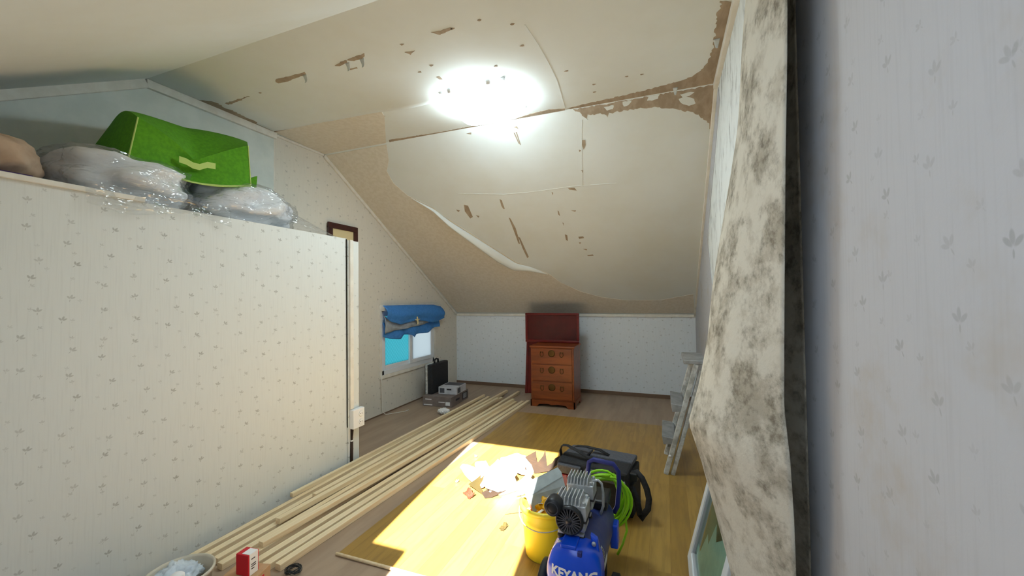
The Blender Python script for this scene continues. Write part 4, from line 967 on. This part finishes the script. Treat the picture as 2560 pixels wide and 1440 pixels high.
shade_piece('dark brown piece imitating a shadow like a ragged star in the sunlit heap', [(-1.119,2.708,0.042),(-1.084,2.771,0.054),(-1.055,2.812,0.06),(-1.047,2.86,0.07),(-1.012,2.851,0.066),(-0.991,2.809,0.055),(-0.961,2.739,0.037),(-0.936,2.692,0.023),(-0.943,2.676,0.02),(-0.973,2.703,0.03),(-0.992,2.681,0.025),(-1.017,2.715,0.036),(-1.048,2.759,0.049),(-1.081,2.747,0.049)], M_SCRAPSHADE)
shade_piece('dark brown spiky sheet imitating the shadow behind the grey card', [(-0.981,2.79,0.078),(-0.921,2.862,0.103),(-0.894,2.792,0.063),(-0.881,2.782,0.057),(-0.86,2.842,0.083),(-0.86,2.897,0.11),(-0.834,2.834,0.075),(-0.812,2.779,0.042),(-0.785,2.811,0.053),(-0.773,2.853,0.073),(-0.744,2.883,0.083),(-0.741,2.82,0.05),(-0.792,2.75,0.02),(-0.883,2.701,0.01),(-0.924,2.756,0.05)], M_SCRAPSHADE)
shade_piece('olive piece with pointed tips imitating a shadow wedge at the front left of the heap', [(-1.22,2.35,0.036),(-1.196,2.414,0.046),(-1.183,2.467,0.055),(-1.172,2.413,0.045),(-1.159,2.471,0.054),(-1.152,2.412,0.043),(-1.15,2.372,0.035),(-1.111,2.33,0.024),(-1.087,2.293,0.015),(-1.152,2.322,0.026)], M_OLIVE)
shade_piece('long dark brown piece imitating a shadow along the front of the heap', [(-1.102,2.3,0.024),(-1.081,2.327,0.03),(-1.078,2.433,0.053),(-1.074,2.33,0.03),(-1.05,2.319,0.024),(-1.04,2.384,0.039),(-1.021,2.433,0.049),(-1.014,2.471,0.057),(-1.016,2.434,0.049),(-0.947,2.466,0.051),(-0.961,2.437,0.046),(-1.009,2.426,0.046),(-1.019,2.388,0.038),(-0.981,2.389,0.036),(-0.947,2.408,0.038),(-0.969,2.361,0.028),(-1.025,2.288,0.015),(-1.064,2.265,0.012)], M_SCRAPSHADE)
scrap('rust red curved shard at the left front of the heap', (-1.173,2.263,0.0), .085, .04, -35, .02, 31, mat('dark_rust', (120, 36, 14), .8), .1, 'rust_shard')
scrap('tiny brown chip lying alone in the sun before the bucket', (-0.832,2.008,0.0), .03, .045, -20, .012, 35, M_OLIVE, .2, 'brown_chip')
for i, (q, lab) in enumerate((((-1.33,2.4,0.0), 'tiny grey chip left of the paper heap'), ((-1.4,2.827,0.0), 'tiny grey chip behind the paper heap'), ((0.069,3.417,0.0), 'tiny white chip beside the step ladder'))):
    scrap(lab, q, .018, .014, 30*i, .006, 40+i, M_WHITE if i == 2 else M_GREYCARD, .2, 'small_chip')

# ---------------------------------------------------------------- lower left corner: tub, cartons, bits
tub = thing('plastic_tub', 'milky plastic tub holding bluish plastic film in the lower left corner', 'tub', (-1.92, 1.085, 0))
MB().lathe([(.095, .001), (.10, .004), (.118, .105), (.124, .107), (.124, .117), (.117, .119), (.113, .11), (.094, .008), (.001, .006)], 40, 'z', caps=False).build('body', M_TUB, tub, True)
tag(blob((-1.945, 1.085, .08), (.082, .078, .050), .35, 3.3, 2., None, 2.4, .3).build('plastic_film', M_BLUEFILM, None, True), 'crumpled bluish white plastic film inside the milky tub', 'plastic film')
tag(MB().lathe([(.022, 0), (.026, .004), (.026, .05), (.018, .058), (.001, .06)], 20, 'z', (-1.865, 1.045, .09)).build('white_cup', M_WHITE, None, True), 'small white cup lying on the film in the tub', 'cup')
carton('kraft_carton', 'low kraft carton with a small red print under the red box', 'box', (-1.705, 1.215, 0), R(16), .150, .11, .088, M_KRAFT, (('red_print', 'r', -.02, .012, .035, .072, M_REDBOX),('dark_print', 'f', .01, .04, .02, .05, M_REDBOX)))
rb = carton('red_box', 'small red carton with a white label standing on the kraft carton', 'box', (-1.690, 1.213, .0888), R(6), .066, .052, .088, M_REDBOX,
    (('white_label', 'r', -.020, .020, 0.001, .0875, M_WHITE), ('white_label', 't', -.006, .0335, -.020, .020, M_WHITE)))
for k, (a0, a1, b0) in enumerate(((-.012, .006, .064), (-.012, .010, .042), (-.012, .010, .034), (-.012, .002, .024))):
    MB().box((.0342, a0, b0), (.0348, a1, b0+.004)).build('print_line', M_INK, rb)
tag(MB().lathe([(.012, 0), (.014, .003), (.014, .02), (.006, .022)], 12, 'z', (-1.687,1.447,0.0)).build('yellow_chip', M_YELLOW, None, True), 'tiny yellow chip on the bare brown floor', 'chip')
rnd = random.Random(9)
pts = []
for i in range(120):
    a = i*.42; pts.append((.030*math.cos(a)*(1+.3*math.sin(i*.31)), .026*math.sin(a)*(1+.3*math.cos(i*.23)), .012+.006*math.sin(i*.7)+.004))
o = MB().tube(pts, .0018, 5).build('wire_coil', M_DKPLAST, None, True); o.location = (-1.615,1.375,0.0)
tag(o, 'small tangled coil of dark wire on the brown floor by the red box', 'wire')
tag(MB().tube([(-1.892,1.294,0.0), ((-1.892,1.294,0.0)[0]+.03, (-1.892,1.294,0.0)[1]+.02, .003)], [.008, .005], 6).build('white_crumb', M_WHITE, None, True), 'tiny white crumb between the tub and the kraft carton', 'crumb')
